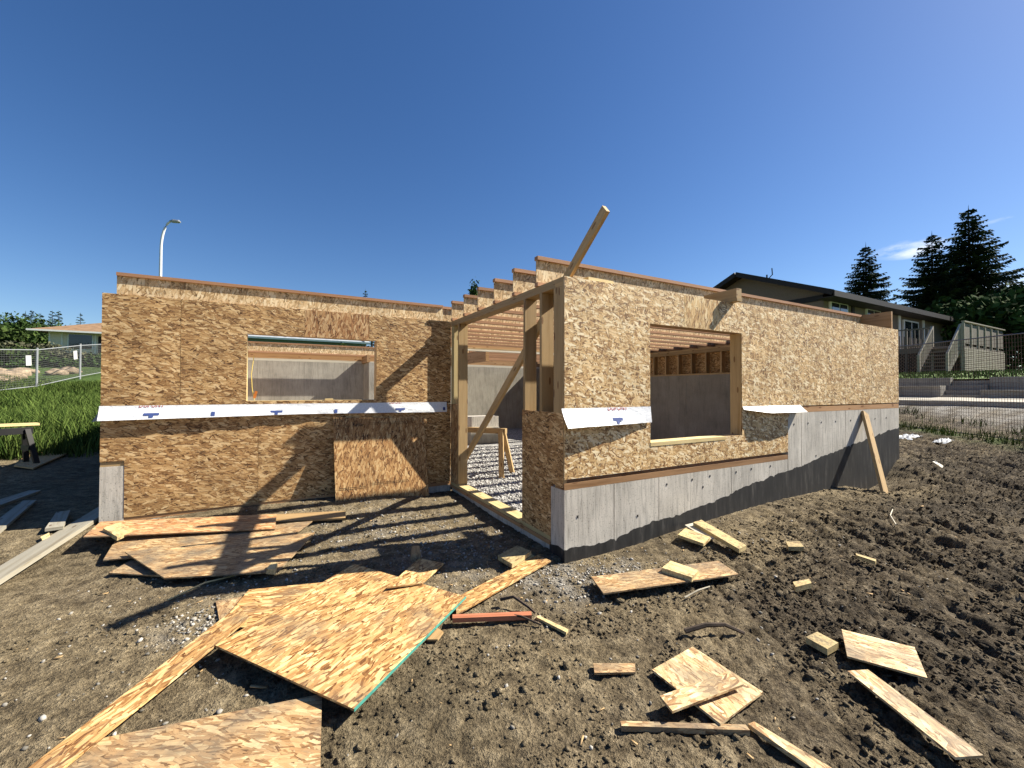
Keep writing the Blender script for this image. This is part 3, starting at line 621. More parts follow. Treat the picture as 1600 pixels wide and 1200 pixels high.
# left wall sheathing
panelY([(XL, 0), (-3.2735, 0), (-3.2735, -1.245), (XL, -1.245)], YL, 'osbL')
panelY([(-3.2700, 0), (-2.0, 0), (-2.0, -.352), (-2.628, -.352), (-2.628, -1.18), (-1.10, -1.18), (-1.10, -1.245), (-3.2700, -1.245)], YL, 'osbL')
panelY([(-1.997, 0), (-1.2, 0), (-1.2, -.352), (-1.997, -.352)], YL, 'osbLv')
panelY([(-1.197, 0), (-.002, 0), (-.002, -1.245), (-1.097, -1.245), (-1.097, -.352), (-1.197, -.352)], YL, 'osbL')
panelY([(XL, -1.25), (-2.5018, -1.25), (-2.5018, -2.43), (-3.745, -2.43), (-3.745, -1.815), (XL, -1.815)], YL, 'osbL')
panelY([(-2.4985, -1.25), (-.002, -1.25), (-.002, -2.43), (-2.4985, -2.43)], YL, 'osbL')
# left wall framing
y0, y1 = YL+T+.001, YL+T+.141
abox('top_plate', (XL, y0, -.038), (0, y1, -.001), 'lumP', H); abox('top_plate', (XL, y0, -.077), (0, y1, -.039), 'lumP', H)
for xx in (-3.92, -3.27, -2.80, -2.66, -1.06, -.66, -.06):
    abox('stud', (xx-.019, y0, -2.43), (xx+.019, y1, -.078), 'lumP', H)
abox('stud', (-2.519, y0, -2.43), (-2.481, y1, -1.22), 'lumP', H)
abox('stud', (-2.64+.001, y0, -1.18), (-2.628, y1, -.352), 'lumY', H, ua=2)
abox('stud', (-1.10, y0, -1.18), (-1.082, y1, -.352), 'lumP', H, ua=2)
abox('window_sill', (-2.627, y0, -1.216), (-1.101, y1, -1.177), 'lumY', H)
abox('header', (-2.627, y0, -.35), (-1.101, y1, -.08), 'lumP', H)
abox('bottom_plate', (XL, y0-.002, -1.868), (-3.745, y1, -1.822), 'lumP', H)
abox('bottom_plate', (-3.745, y0-.004, -2.474), (0, y1, -2.435), 'plate', H)
abox('concrete_panel', (XL, YL+.003, -2.9), (-3.748, YL+.2, -1.87), 'conc', H, ua=2)
abox('concrete_panel', (-3.744, YL+.004, -2.9), (.0, YL+.2, -2.478), 'conc', H)
# far left side wall
for k in range(3):
    a = y1+.003+k*2.6; b = min(a+2.596, YB)
    panelX([(a, 0), (b, 0), (b, -1.9), (a, -1.9)], XL, 'osbL')
abox('concrete_panel', (XL+.003, y1+.06, -2.95), (XL+.2, YB, -1.905), 'conc', H)
# right wall sheathing
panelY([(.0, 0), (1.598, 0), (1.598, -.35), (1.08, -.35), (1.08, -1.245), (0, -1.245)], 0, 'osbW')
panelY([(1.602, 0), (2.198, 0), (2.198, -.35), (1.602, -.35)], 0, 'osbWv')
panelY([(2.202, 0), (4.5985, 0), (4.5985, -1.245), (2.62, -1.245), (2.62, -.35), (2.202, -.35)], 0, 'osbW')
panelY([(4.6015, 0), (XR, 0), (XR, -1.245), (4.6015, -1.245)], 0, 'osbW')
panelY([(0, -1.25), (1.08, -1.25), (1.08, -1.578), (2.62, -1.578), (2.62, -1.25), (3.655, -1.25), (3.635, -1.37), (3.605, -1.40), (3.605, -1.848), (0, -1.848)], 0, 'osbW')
y0, y1 = T+.001, T+.141
abox('top_plate', (.141, y0, -.038), (XR-.21, y1, .001), 'lumP', H); abox('top_plate', (.0, y0, -.077), (XR-.21, y1, -.039), 'lumP', H)
abox('stud', (.0, y0+.001, -1.25), (.038, y1+.02, -.078), 'lumP', H)
abox('stud', (.001, y0+.002, -1.945), (.038, y1, -1.252), 'lumP', H)
for xx in (.45, .86, 1.055): abox('stud', (xx-.019, y0, -1.85), (xx+.019, y1, -.078), 'lumP', H)
for xx in (2.62, 2.66): abox('stud', (xx, y0-.006, -1.578), (xx+.038, y1, -.08), 'lumP', H)
for xx in (3.1, 3.5, 4.0, 4.6, 4.85, 5.2, 5.6, 6.0, 6.4): abox('stud', (xx-.019, y0, -1.26), (xx+.019, y1, -.078), 'lumP', H)
abox('window_sill', (1.08, -.004, -1.615), (2.30, y1, -1.576), 'lumY', H); abox('window_sill', (2.303, .012, -1.615), (2.62, y1, -1.58), 'lumP', H)
abox('header', (1.082, y0, -.348), (2.62, y1, -.08), 'lvl', H)
abox('bottom_plate', (0, .004, -1.944), (3.60, .14, -1.886), 'plate', H)
abox('bottom_plate', (3.61, .004, -1.335), (XR, .14, -1.262), 'plate', H)
# foundation under it: form panels with open joints, tie stubs, damp proofing
JX = [(0, .586), (.594, 1.199), (1.207, 2.406), (2.414, 3.598)]
for a, b in JX: abox('concrete_panel', (a, .0025, -2.95), (b, .03, -1.947), 'conc', H, ua=2)
JX2 = [(3.606, 3.928), (3.937, 5.138), (5.147, 6.298), (6.307, XR-.003)]
for a, b in JX2: abox('concrete_panel', (a, .0025, -2.95), (b, .03, -1.338), 'conc', H, ua=2)
abox('foundation_core', (.012, .031, -2.95), (3.6, .2, -1.95), 'concI', H); abox('foundation_core', (3.601, .031, -2.95), (XR-.22, .2, -1.342), 'concI', H)
for (xa, z) in [(1.32, -2.03), (1.72, -2.02), (2.02, -2.01), (2.5, -2.01), (2.8, -2.0), (3.2, -2.0), (3.75, -1.49), (4.1, -1.49), (4.45, -1.49), (4.85, -1.49), (5.3, -1.49), (5.75, -1.49), (6.1, -1.49), (6.5, -1.49), (.15, -2.2), (.9, -2.3), (1.9, -2.12), (4.3, -1.95), (4.8, -1.95)]:
    tie_ = MB(); tie_.box((.014, .006, .022)); tie_.build('form_tie', 'tar', H, origin=(0, 0, 0)).matrix_basis = Matrix.Translation((xa, .0015, z))
tt = [(-.001, -2.478), (.13, -2.475), (.35, -2.50), (.59, -2.478), (.8, -2.43), (1.2, -2.385), (1.32, -2.38), (1.5, -2.37), (1.75, -2.34), (2.1, -2.31), (2.5, -2.235), (2.62, -2.20), (3.0, -2.165), (3.3, -2.12), (3.62, -2.09), (3.93, -2.06), (4.3, -2.0), (4.8, -1.93), (5.1, -1.88), (5.5, -1.845), (6.1, -1.77), (6.6, -1.70), (XR-.002, -1.665)]
pts = []
for (a, za), (b, zb) in zip(tt[:-1], tt[1:]):
    k = max(1, int((b-a)/.022))
    for i in range(k):
        f_ = i/k; xx = a+(b-a)*f_
        pts.append((xx, za+(zb-za)*f_+.022*float(fbm(np.array(xx*7), np.array(.3), 5, .7))-(.03 if 0 < float(pnoise(np.array(xx*9.), np.array(4.)))-.42 else 0)))
pts.append(tt[-1])
m = MB(); n0 = len(pts)
for (a, za), (b, zb) in zip(pts[:-1], pts[1:]):
    m.poly([(a, -.001, -2.95), (b, -.001, -2.95), (b, -.001, zb), (a, -.001, za)], [(a, -2.95), (b, -2.95), (b, zb), (a, za)])
    m.poly([(a, -.001, za), (b, -.001, zb), (b, .0022, zb), (a, .0022, za)], [(a, 0)]*4)
m.build('tar_coating', 'tar', H)
m = MB(); m.prism([(-.003, .0, -2.95), (-.003, .24, -2.95), (-.003, .24, -2.50), (-.003, .1, -2.47), (-.003, 0, -2.485)], (-1, 0, 0), .0025, (0, 1, 0)); m.build('tar_coating', 'tar', H)
# open wall on the X=0 line
abox('top_plate', (.0, y1+.001, -.077), (.14, YL, -.0395), 'lumP', H, ua=1); abox('top_plate', (.0, y0, -.0385), (.14, YL, -.0005), 'lumP', H, ua=1)
for yy in (.40, .722, 2.625): abox('stud', (.0, yy-.019, -2.42), (.14, yy+.019, -.078), 'lumP', H, ua=2)
abox('stud', (.0, 2.87, -1.25), (.14, 2.91, -.078), 'lumY', H, ua=2)
abox('stud', (.012, 2.83, -2.42), (.14, 2.868, -.078), 'lumY', H, ua=2)
panelX([(.022, -1.247), (.762, -1.247), (.762, -2.455), (.222, -2.475), (.222, -1.925), (.022, -1.925)], -.001, 'osbL')
panelX([(2.645, -1.25), (2.925, -1.25), (2.925, -2.43), (2.645, -2.43)], -.001, 'osbLv')
abox('bottom_plate', (-.002, .225, -2.462), (.14, 2.92, -2.424), 'lumY', H, ua=1)
abox('sill_board', (-.014, .225, -2.50), (.02, 2.92, -2.463), 'plate', H, ua=1)
abox('concrete_panel', (.0, .03, -2.95), (.011, .218, -1.947), 'conc', H, ua=2)
abox('concrete_panel', (.021, .222, -2.95), (.2, 2.92, -2.503), 'conc', H)
bar('diagonal_brace', (.162, 2.72, -2.047), (.162, -.375, .505), .038, .089, 'lumP', H)
# right side wall: concrete, short studs, rim beam
xi = XR-.2
for k, (a, b) in enumerate([(.2, 2.3), (2.304, 4.13), (4.134, 6.0), (6.004, 8.4), (8.404, YB)]): abox('concrete_panel', (xi, a, -2.95), (XR-.004, b, -.665), 'concShade', H)
abox('bottom_plate', (xi+.001, .15, -.664), (xi+.14, YB, -.626), 'lumP', H)
abox('top_plate', (xi+.001, .0135, -.039), (xi+.14, YB, -.001), 'lumP', H); abox('top_plate', (xi+.001, .155, -.119), (xi+.14, YB, -.04), 'lumP', H)
for k in range(26): abox('stud', (xi+.001, .30+k*.4064, -.625), (xi+.14, .338+k*.4064, -.12), 'lumP', H, ua=2)
for a, b in ((.012, 2.6), (2.603, 5.2), (5.203, 7.8), (7.803, YB)): panelX([(a, 0), (b, 0), (b, -1.25), (a, -1.25)], XR, 'osbL', sg=1)
abox('rim_board', (xi+.001, .02, .0015), (xi+.046, 4.05, .302), 'lvl', H, ua=1); abox('rim_board', (xi+.001, 4.054, .0015), (xi+.046, YB, .302), 'lvl', H, ua=1)
# back wall
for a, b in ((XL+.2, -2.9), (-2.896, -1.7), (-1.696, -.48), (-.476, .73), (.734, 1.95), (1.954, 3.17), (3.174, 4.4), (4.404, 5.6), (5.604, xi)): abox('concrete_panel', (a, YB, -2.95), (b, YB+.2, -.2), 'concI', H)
abox('top_plate', (XL, YB+.01, -.199), (xi, YB+.15, -.13), 'white', H); abox('bottom_plate', (XL, YB+.02, -.129), (xi, YB+.15, .0), 'lvl', H)
abox('rim_board', (XL, YB+.06, .001), (xi, YB+.1, .302), 'lvl', H)
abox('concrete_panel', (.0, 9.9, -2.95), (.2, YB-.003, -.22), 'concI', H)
abox('floor_beam', (-.06, 9.9, -.218), (.03, YB-.003, -.001), 'lvl', H, ua=1)
# header between garage and house
abox('floor_beam', (.145, 6.33, .0), (xi-.002, 6.375, .31), 'lvl', H)
abox('top_plate', (.145, 6.30, -.04), (xi-.002, 6.44, -.001), 'lumP', H); abox('top_plate', (.145, 6.30, -.082), (xi-.002, 6.44, -.044), 'white', H)
for xx in (.20, xi-.03): abox('post', (xx-.05, 6.31, -2.6), (xx+.02, 6.43, -.083), 'lumP', H)
abox('floor_beam', (2.3, 6.6, -.30), (2.39, YB-.003, -.002), 'lvl', H, ua=1)
# i-joists: web with two flanges
def joist_parts(L):
    b = MB(); b.box((L, .010, .302-.07), None, 0); w = b.mesh('floor_joist')
    b = MB(); b.box((L, .063, .038), None, 0); f_ = b.mesh('flange')
    w.materials.append(MAT['osbWeb']); f_.materials.append(MAT['flange']); return w, f_
jp = {}
def joist(x0, x1, y, z=0.001):
    L = round(x1-x0, 2)
    if L not in jp: jp[L] = joist_parts(L)
    cx = (x0+x1)/2
    o = link('floor_joist', jp[L][0], None, H, Matrix.Translation((cx, y, z+.151)))
    link('flange', jp[L][1], None, o, Matrix.Translation((cx, y, z+.302-.019))); link('flange', jp[L][1], None, o, Matrix.Translation((cx, y, z+.019)))
YJ = [.458+.48*k for k in range(12)]
for y in YJ: joist(-.02, xi, y)
joist(XL+.03, -.02, 3.27); joist(XL+.03, 2.3, 10.575)
for k in range(8): joist(2.3, xi, 6.72+.48*k)
# housewrap flaps
def flap(xs, top, bot, out, y, name='housewrap', rip=.013, seed=0):
    nx_, nz_ = len(xs), 9; P = np.zeros((nx_, nz_, 3))
    for i, xx in enumerate(xs):
        for j in range(nz_):
            s = j/(nz_-1); o = out[i]*(s**1.2)+rip*s*float(fbm(np.array(xx*5+seed), np.array(s*1.4), 3))
            P[i, j] = (xx, y-.003-max(o, .0005), top[i]*(1-s)+bot[i]*s)
    m = MB()
    for i in range(nx_-1):
        for j in range(nz_-1):
            q = [P[i, j], P[i, j+1], P[i+1, j+1], P[i+1, j]]; m.poly(q, [(p[0], p[2]) for p in q])
            q = [p+np.array((0, .0015, 0)) for p in q[::-1]]; m.poly(q, [(p[0], p[2]) for p in q])
    return m.build(name, 'wrap', H, smooth=True), P
def mark(P, xc, zc, w, h, mat, par, y, name='printed_mark'):
    """flat print lying on the flap: follows its slope"""
    m = MB(); i = int(np.argmin(abs(P[:, 0, 0]-xc)))
    zt, zb = P[i, 0, 2], P[i, -1, 2]
    def yy(z): 
        s = min(max((z-zt)/(zb-zt), 0), 1); return float(np.interp(s, np.linspace(0, 1, P.shape[1]), P[i, :, 1]))-.0045
    z1, z2 = zc+h/2, zc-h/2
    m.poly([(xc-w/2, yy(z2), z2), (xc+w/2, yy(z2), z2), (xc+w/2, yy(z1), z1), (xc-w/2, yy(z1), z1)], [(0, 0), (1, 0), (1, 1), (0, 1)])
    return m.build(name, mat, par)
def word(text, size, M, mat, name, parent, cut=None, shear=0.0, bold=.0, P=None):
    cu = bpy.data.curves.new(name, 'FONT'); cu.body = text; cu.size = size; cu.shear = shear; cu.offset = bold; cu.resolution_u = 3
    o = bpy.data.objects.new(name, cu); COL.objects.link(o); bpy.context.view_layer.update()
    me = bpy.data.meshes.new_from_object(o.evaluated_get(bpy.context.evaluated_depsgraph_get()))
    bpy.data.objects.remove(o); me.materials.clear(); me.transform(M)
    if cut is not None:
        b = bmesh.new(); b.from_mesh(me)
        bmesh.ops.bisect_plane(b, geom=b.verts[:]+b.edges[:]+b.faces[:], plane_co=(0, 0, cut), plane_no=(0, 0, 1), clear_outer=True); b.to_mesh(me); b.free()
    if P is not None:
        for v in me.vertices:
            i = int(np.argmin(abs(P[:, 0, 0]-v.co.x))); s = min(max((P[i, 0, 2]-v.co.z)/(P[i, 0, 2]-P[i, -1, 2]), 0), 1)
            v.co.y = float(np.interp(s, np.linspace(0, 1, P.shape[1]), P[i, :, 1]))-.0035
    return link(name, me, mat, parent, kind='stuff')
MYf = Matrix(((1, 0, 0, 0), (0, 0, -1, 0), (0, 1, 0, 0), (0, 0, 0, 1)))
xs = np.linspace(-3.955, -.07, 60); t_ = (xs-xs[0])/(xs[-1]-xs[0])
w1, P1 = flap(xs, -1.216-.004*t_, -1.372+.022*np.clip(t_*2, 0, 1)-.02*np.clip(t_*2-1, 0, 1), .052-.026*t_+.006*np.sin(t_*9), YL-T*0)
for xc, kind in ((-3.515, 1), (-2.955, 0), (-2.31, 1), (-1.62, 0), (-.77, 1), (-.115, 0)):
    if kind: mark(P1, xc, -1.312, .135, .026, 'blue', w1, YL); mark(P1, xc, -1.337, .035, .024, 'blue', w1, YL)
    else: mark(P1, xc, -1.322, .036, .048, 'blue', w1, YL)
word('DUPONT', .085, Matrix.Translation((-3.63, YL-.0075, -1.236)) @ MYf @ Matrix.Diagonal((.62, .8, .8, 1)), 'redp', 'printed_word', w1, cut=-1.217, bold=.0008, P=P1)
word('DUPONT', .085, Matrix.Translation((-.92, YL-.0075, -1.236)) @ MYf @ Matrix.Diagonal((.5, .8, .8, 1)), 'redp', 'printed_word', w1, cut=-1.220, bold=.0008, P=P1)
m = MB(); q = [(-3.953, YL-.002, -1.215), (-3.957, YL-.05, -1.372), (-4.04, YL+.10, -1.39), (-4.0, YL+.12, -1.30), (-3.952, YL+.13, -1.215)]
m.poly(q, [(0, 0)]*5); m.poly([(a-.002, b, c_) for a, b, c_ in q[::-1]], [(0, 0)]*5); m.build('housewrap_return', 'wrapback', w1)
xs = np.linspace(-.035, 1.083, 26); t_ = (xs-xs[0])/(xs[-1]-xs[0])
w2, P2 = flap(xs, -1.205+.0*t_, -1.375+.008*t_, .085*(1-t_)**.8+.012, 0, rip=.010, seed=7)
mark(P2, .60, -1.318, .125, .030, 'blue', w2, 0); mark(P2, .60, -1.346, .034, .028, 'blue', w2, 0)
word('DUPONT', .085, Matrix.Translation((.50, -.0095, -1.232)) @ MYf @ Matrix.Diagonal((.72, .8, .8, 1)), 'redp', 'printed_word', w2, cut=-1.207, bold=.0008, P=P2)
xs = np.linspace(2.625, 3.90, 24); t_ = (xs-xs[0])/(xs[-1]-xs[0])
w3, P3 = flap(xs, -1.232-.004*t_, -1.27-.045*np.clip(t_*3, 0, 1)-.01*t_, .02+.09*np.clip(t_*2.5, 0, 1)-.02*t_, 0, rip=.012, seed=3)

# ---------------------------------------------------------------- trees and shrubs
def spruce_mesh(h, r, seed, step=.36, nb=12, dens=.21):
    g = np.random.default_rng(seed); V = []
    z = h*.05
    while z < h*.985:
        tt = z/h; L0 = r*(1-tt)**.82+.12; n = max(4, int(nb*(1-tt)**.35)); a0 = g.uniform(0, 6.28)
        for k in range(n):
            if g.random() < .07: continue
            L = L0*g.uniform(.62, 1.16); a = a0+6.283*k/n+g.uniform(-.3, .3); zb = z+g.uniform(-.2, .2)
            ns = max(3, int(L/dens)); d = np.array([math.cos(a), math.sin(a), 0]); s_ = np.array([-d[1], d[0], 0])
            dr = g.uniform(.14, .34)*(1-tt*.9); tip = g.uniform(.05, .16)
            for i in range(ns):
                f = (i+.6)/ns; p = d*L*f+np.array([0, 0, zb-dr*L*f+tip*L*f*f*f*1.2])
                w = (.34*L*(1-f)**.7+.24)*g.uniform(.7, 1.25); w = min(w, .95)
                for sg in (-1, 1):
                    e = p+s_*sg*w*.85+d*w*.6+np.array([0, 0, -w*g.uniform(.12, .55)])
                    q = p+d*.16+np.array([0, 0, g.uniform(-.03, .10)])
                    V += [p-d*.07, q, e]
                    V += [p, p+d*.10+np.array([0, 0, .02]), p*.45+e*.55-np.array([0, 0, w*g.uniform(.15, .4)])]
            e = d*L*1.06+np.array([0, 0, zb-dr*L+tip*L*1.2]); p = d*L*.8+np.array([0, 0, zb-dr*L*.8+tip*L*.6]); V += [p+s_*.09, p-s_*.09, e]
        z += step*g.uniform(.75, 1.2)*(1.0-.45*tt)
    for k in range(4): a = k*1.57; V += [(0.06*math.cos(a), .06*math.sin(a), h*.95), (.06*math.cos(a+1.5), .06*math.sin(a+1.5), h*.95), (0, 0, h*1.02)]
    V = np.array(V, float); return mesh_np('crown', V, np.arange(len(V)).reshape(-1, 3))
def trunk_mesh(h, r0, lean=0):
    m = MB(); m.tube([(0, 0, -.4), (0, 0, h*.3), (lean, 0, h*.65), (lean*1.2, 0, h)], [r0*1.15, r0*.85, r0*.5, r0*.06], 8); return m.mesh('trunk', True)
def spruce(x, y, h, r, seed, label, group=None, z=None, **kw):
    z = ground_z(x, y) if z is None else z
    o = empty('spruce_tree', (x, y, z), label, 'tree', group)
    link('trunk', trunk_mesh(h*.98, h*.016+.03), 'bark', o, Matrix.Translation((x, y, z)))
    link('crown', spruce_mesh(h, r, seed, **kw), 'spruce', o, Matrix.Translation((x, y, z))); return o
def leaf_mesh(blobs, n, size, seed, core=.55):
    """leaf faces through a set of overlapping clumps; thinner and ragged outward"""
    g = np.random.default_rng(seed); out = []
    vol = np.array([b[3]*b[4]*b[5] for b in blobs])**.72; vol /= vol.sum()
    for b, w in zip(blobs, vol):
        k = int(n*w); d = g.normal(size=(k, 3)); d /= np.linalg.norm(d, axis=1)[:, None]
        rr = g.uniform(core**3, 1.0, k)**(1/3)*(1+.22*np.sin(d[:, 0]*5+seed)*np.sin(d[:, 1]*6+1)+.14*g.normal(size=k))
        c = d*rr[:, None]*np.array(b[3:6])+np.array(b[:3])
        s = size*g.uniform(.6, 1.35, k); u = g.normal(size=(k, 3)); u /= np.linalg.norm(u, axis=1)[:, None]
        v = np.cross(u, d+.6*g.normal(size=(k, 3))); v /= np.linalg.norm(v, axis=1)[:, None]+1e-6
        out.append(np.stack([c-u*s[:, None], c-v*s[:, None]*.55, c+u*s[:, None], c+v*s[:, None]*.55], 1))
    V = np.concatenate(out).reshape(-1, 3); return mesh_np('crown', V, np.arange(len(V)).reshape(-1, 4))
def broadleaf(x, y, h, r, seed, label, mat='leafd', n=6000, size=.2, trunk=.3, name='leafy_tree', cat='tree', z=None, group=None, zlo=.3):
    g = np.random.default_rng(seed); z = ground_z(x, y) if z is None else z
    bl = []
    for k in range(11):
        a = g.uniform(0, 6.28); q = r*g.uniform(.15, .72); hz = h*g.uniform(zlo+.1, .86); s = r*g.uniform(.32, .55)
        bl.append((q*math.cos(a), q*math.sin(a), hz, s, s, min(s*.85, h*.3)))
    bl.append((0, 0, h*.78, r*.45, r*.45, h*.22))
    o = empty(name, (x, y, z), label, cat, group)
    m = MB(); m.tube([(0, 0, -.4), (.05, 0, h*.35), (.1, .05, h*.8)], [r*.06+.04, r*.045+.03, .03], 7)
    for k in range(4):
        b = bl[k]; m.tube([(.05, 0, h*.3), (b[0]*.5, b[1]*.5, (b[2]+h*.3)*.5), b[:3]], [r*.03+.02, r*.02+.012, .012], 5)
    link('trunk', m.mesh('trunk', True), 'bark', o, Matrix.Translation((x, y, z)))
    link('crown', leaf_mesh(bl, n, size, seed), mat, o, Matrix.Translation((x, y, z))); return o
LZ = -.3
spruce(52.97, 18.03, 15.1, 4.8, 11, 'smaller dark spruce rising behind the brown-roofed house', 'spruces behind the brown house', z=LZ)
spruce(50.6, 12.1, 13.9, 5.0, 12, 'left twin of the two tall spruces right of the brown house', z=LZ)
spruce(52.6, 10.2, 16.0, 5.9, 13, 'tallest spruce with a pointed tip right of the brown house', z=LZ)
broadleaf(43.5, 4.8, 6.6, 3.6, 21, 'dark leafy tree at the right edge beyond the deck', n=9000, size=.26, z=LZ, zlo=.0)
broadleaf(40.5, 7.0, 5.6, 3.2, 22, 'low dark leafy tree behind the deck screen', n=7000, size=.24, z=LZ, zlo=-.05)
broadleaf(37.6, .9, 4.6, 3.2, 23, 'dark bushy tree right of the deck above the lawn', n=8000, size=.2, z=LZ, zlo=-.1)
# distant tree tops
for i, (x, y, h, r_) in enumerate([(11.36, 80.64, 17.5, 2.6), (12.9, 82.1, 17.0, 2.4), (24.83, 73.3, 15.2, 2.4), (64.4, 63.0, 23.5, 3.2)]):
    spruce(x, y, h, r_, 31+i, ['left one of two thin spruce tips above the left rim joist', 'right one of two thin spruce tips above the left rim joist', 'lone spruce tip left of the stepped joist ends', 'faint spruce tip just above the long right joist'][i], step=.8, nb=7, dens=.5)
broadleaf(21.8, 52.2, 15.6, 2.0, 36, 'dark round tree top showing above the stepped joist ends', n=6000, size=.25, zlo=.5)
for i, (px_, hh) in enumerate([(38, 487), (48, 486), (62, 491), (80, 487), (90, 487), (124, 490)]):
    d_ = 78; v_ = (px_-800)/651.9; x = -2.228+(.4795+.8775*v_)*d_; y = -3.086+(.8774-.4796*v_)*d_
    ht = (609-hh)/651.9*d_-1.035
    spruce(x, y, ht-ground_z(x, y), 1.9, 41+i, ['first', 'second', 'third', 'fourth', 'fifth', 'sixth'][i]+' from the left of the small spruce tips behind the tan-roofed bungalow', 'small spruces behind the bungalow', step=.7, nb=7, dens=.45)
def atpx(px_, d_):
    v_ = (px_-800)/651.9; return -2.228+(.4795+.8775*v_)*d_, -3.086+(.8774-.4796*v_)*d_
for i, (px_, d_, top, rw, mt, lab) in enumerate([
    (6, 48, 494, 3.6, 'leafd', 'dark leafy tree at the far left edge of the skyline'), (40, 52, 499, 3.6, 'leafd', 'dark leafy tree left of the bungalow roof'), (70, 62, 497, 3.8, 'leafd', 'dark tree peeking over the bungalow roof edge'),
    (-25, 36, 506, 3.4, 'leafl', 'green leafy tree cut by the left edge of the photo'), (18, 34, 518, 2.7, 'leafl', 'yellowish green bush left of the fence sign'),
    (50, 31, 536, 2.3, 'leafp', 'dusty brownish shrub in front of the bungalow corner'), (85, 30, 549, 2.1, 'leafp', 'dusty shrub below the bungalow wall'), (118, 31, 553, 2.2, 'leafp', 'dusty shrub below the bungalow window'), (150, 31, 553, 2.2, 'leafd', 'dark shrub touching the left wall edge in the view'),
    (8, 27, 540, 2.0, 'leafl', 'low green shrub behind the fence at the left edge'), (40, 27, 552, 1.7, 'leafd', 'low dark shrub behind the fence near the first sign'), (82, 28, 559, 1.7, 'leafd', 'low dark shrub behind the middle fence panel'), (112, 29.5, 562, 1.6, 'leafd', 'low dark shrub left of the second fence post'), (142, 30, 562, 1.8, 'leafd', 'low dark shrub behind the right fence panel')]):
    x, y = atpx(px_, d_); z = ground_z(x, y); h = (609-top)/651.9*d_-1.035-z
    broadleaf(x, y, h*.90, rw, 60+i, lab, mt, 4200 if h > 2.5 else 2600, .17 if d_ > 33 else .12, name='shrub' if d_ < 33 else 'leafy_tree', cat='shrub' if d_ < 33 else 'tree', zlo=-.15)
# grass and weeds
def blades(name, x, y, h, w, mat, label, zf=None):
    n = len(x); z = zsurf(x, y) if zf is None else zf; a = rng.uniform(0, 6.28, n); l = rng.uniform(.15, .75, n)*h; b = rng.uniform(0, 6.28, n)
    ox, oy = np.cos(a)*w, np.sin(a)*w; lx, ly = np.cos(b)*l, np.sin(b)*l
    V = np.stack([np.c_[x-ox, y-oy, z-.02], np.c_[x+ox, y+oy, z-.02], np.c_[x+lx*.35+ox*.7, y+ly*.35+oy*.7, z+h*.6], np.c_[x+lx*.35-ox*.7, y+ly*.35-oy*.7, z+h*.6], np.c_[x+lx, y+ly, z+h]], 1).reshape(-1, 3)
    base = np.arange(n)[:, None]*5
    F_ = np.concatenate([base+np.array([[0, 1, 2]]), base+np.array([[0, 2, 3]]), base+np.array([[3, 2, 4]])])
    return link(name, mesh_np(name, V, F_), mat, kind='stuff', label=label)
n = 150000
y = 8.4+19*rng.random(n)**1.25; x = -4.3-16*rng.random(n)
k = (rng.random(n) < np.clip((y-8.3-1.2*fbm(x*.7, y*.7, 3))/1.6, 0, 1)) & (x > -(y+3)*.62-4.5)
x, y = x[k], y[k]; tall = np.clip(.42+1.0*fbm(x*.45+9, y*.45, 4)+.75*sst(-10.5, -6, x), .15, 1.8)
blades('meadow_grass', x, y, tall*rng.uniform(.18, .62, len(x)), rng.uniform(.006, .016, len(x)), 'grassb', 'tall unmown grass and weeds on the slope left of the house')
n = 14000; x = rng.uniform(7.2, 13.5, n); y = rng.uniform(-3.2, 5.0, n); q = (x-9.5)*.818-(y+.91)*.574
k = (np.abs(q+.15+.3*fbm(x*1.5, y*1.5, 3)) < .38) & (fbm(x*2+4, y*2, 3) > -.12) | ((q > .3) & (q < 1.4) & (fbm(x*1.3, y*1.3, 3) > .22)); x, y = x[k], y[k]
blades('fence_weeds', x, y, rng.uniform(.05, .22, len(x)), rng.uniform(.004, .010, len(x)), 'grassb', 'low weeds and grass along the mesh fence on the right')

# ---------------------------------------------------------------- left: bungalow, fence, boulders, lamp
BX0, BX1, BY = -24.6, -8.0, 60.4; bz = ground_z(-16, 60)
b_ = empty('bungalow', (BX0, BY, bz), 'cream bungalow with a tan hipped shingle roof beyond the left fence', 'house')
ez = 5.35
m = MB(); m.box((BX1-BX0, 8, ez-bz+.6), Matrix.Translation(((BX0+BX1)/2, BY+4, (ez+bz-.6)/2))); m.build('wall', 'cream', b_)
m = MB(); o_ = 1.2; e0 = [(BX0-o_, BY-o_, ez-.1), (BX1+o_, BY-o_, ez-.1), (BX1+o_, BY+8+o_, ez-.1), (BX0-o_, BY+8+o_, ez-.1)]; rz = ez+1.75; r0, r1 = (BX0+4.1, BY+4, rz), (BX1-4.1, BY+4, rz)
for q in ([e0[0], e0[1], r1, r0], [e0[1], e0[2], r1], [e0[2], e0[3], r0, r1], [e0[3], e0[0], r0], e0[::-1]): m.poly(q, [(p[0], p[1]) for p in q])
m.build('roof', 'roofT', b_)
abox('fascia', (BX0-o_-.03, BY-o_-.06, ez-.24), (BX1+o_, BY-o_-.003, ez-.06), 'whitetrim', b_)
w_ = abox('window', (-23.1, BY-.07, 3.3), (-21.0, BY-.01, 5.08), 'whitetrim', b_); abox('pane', (-22.98, BY-.10, 3.4), (-21.12, BY-.071, 4.98), 'glass', w_)
for xx in (-24.5, -23.55, -20.85): abox('corner_trim', (xx-.07, BY-.05, bz), (xx+.07, BY-.003, ez-.1), 'whitetrim', b_)
abox('door', (-20.6, BY-.06, bz+.4), (-19.7, BY-.004, 4.9), 'trim', b_)
pts_f = [(-13.4, 16.2), (-12.9, 20.6), (-12.42, 24.8), (-12.1, 28.5), (-11.8, 32.4), (-11.5, 36.2)]
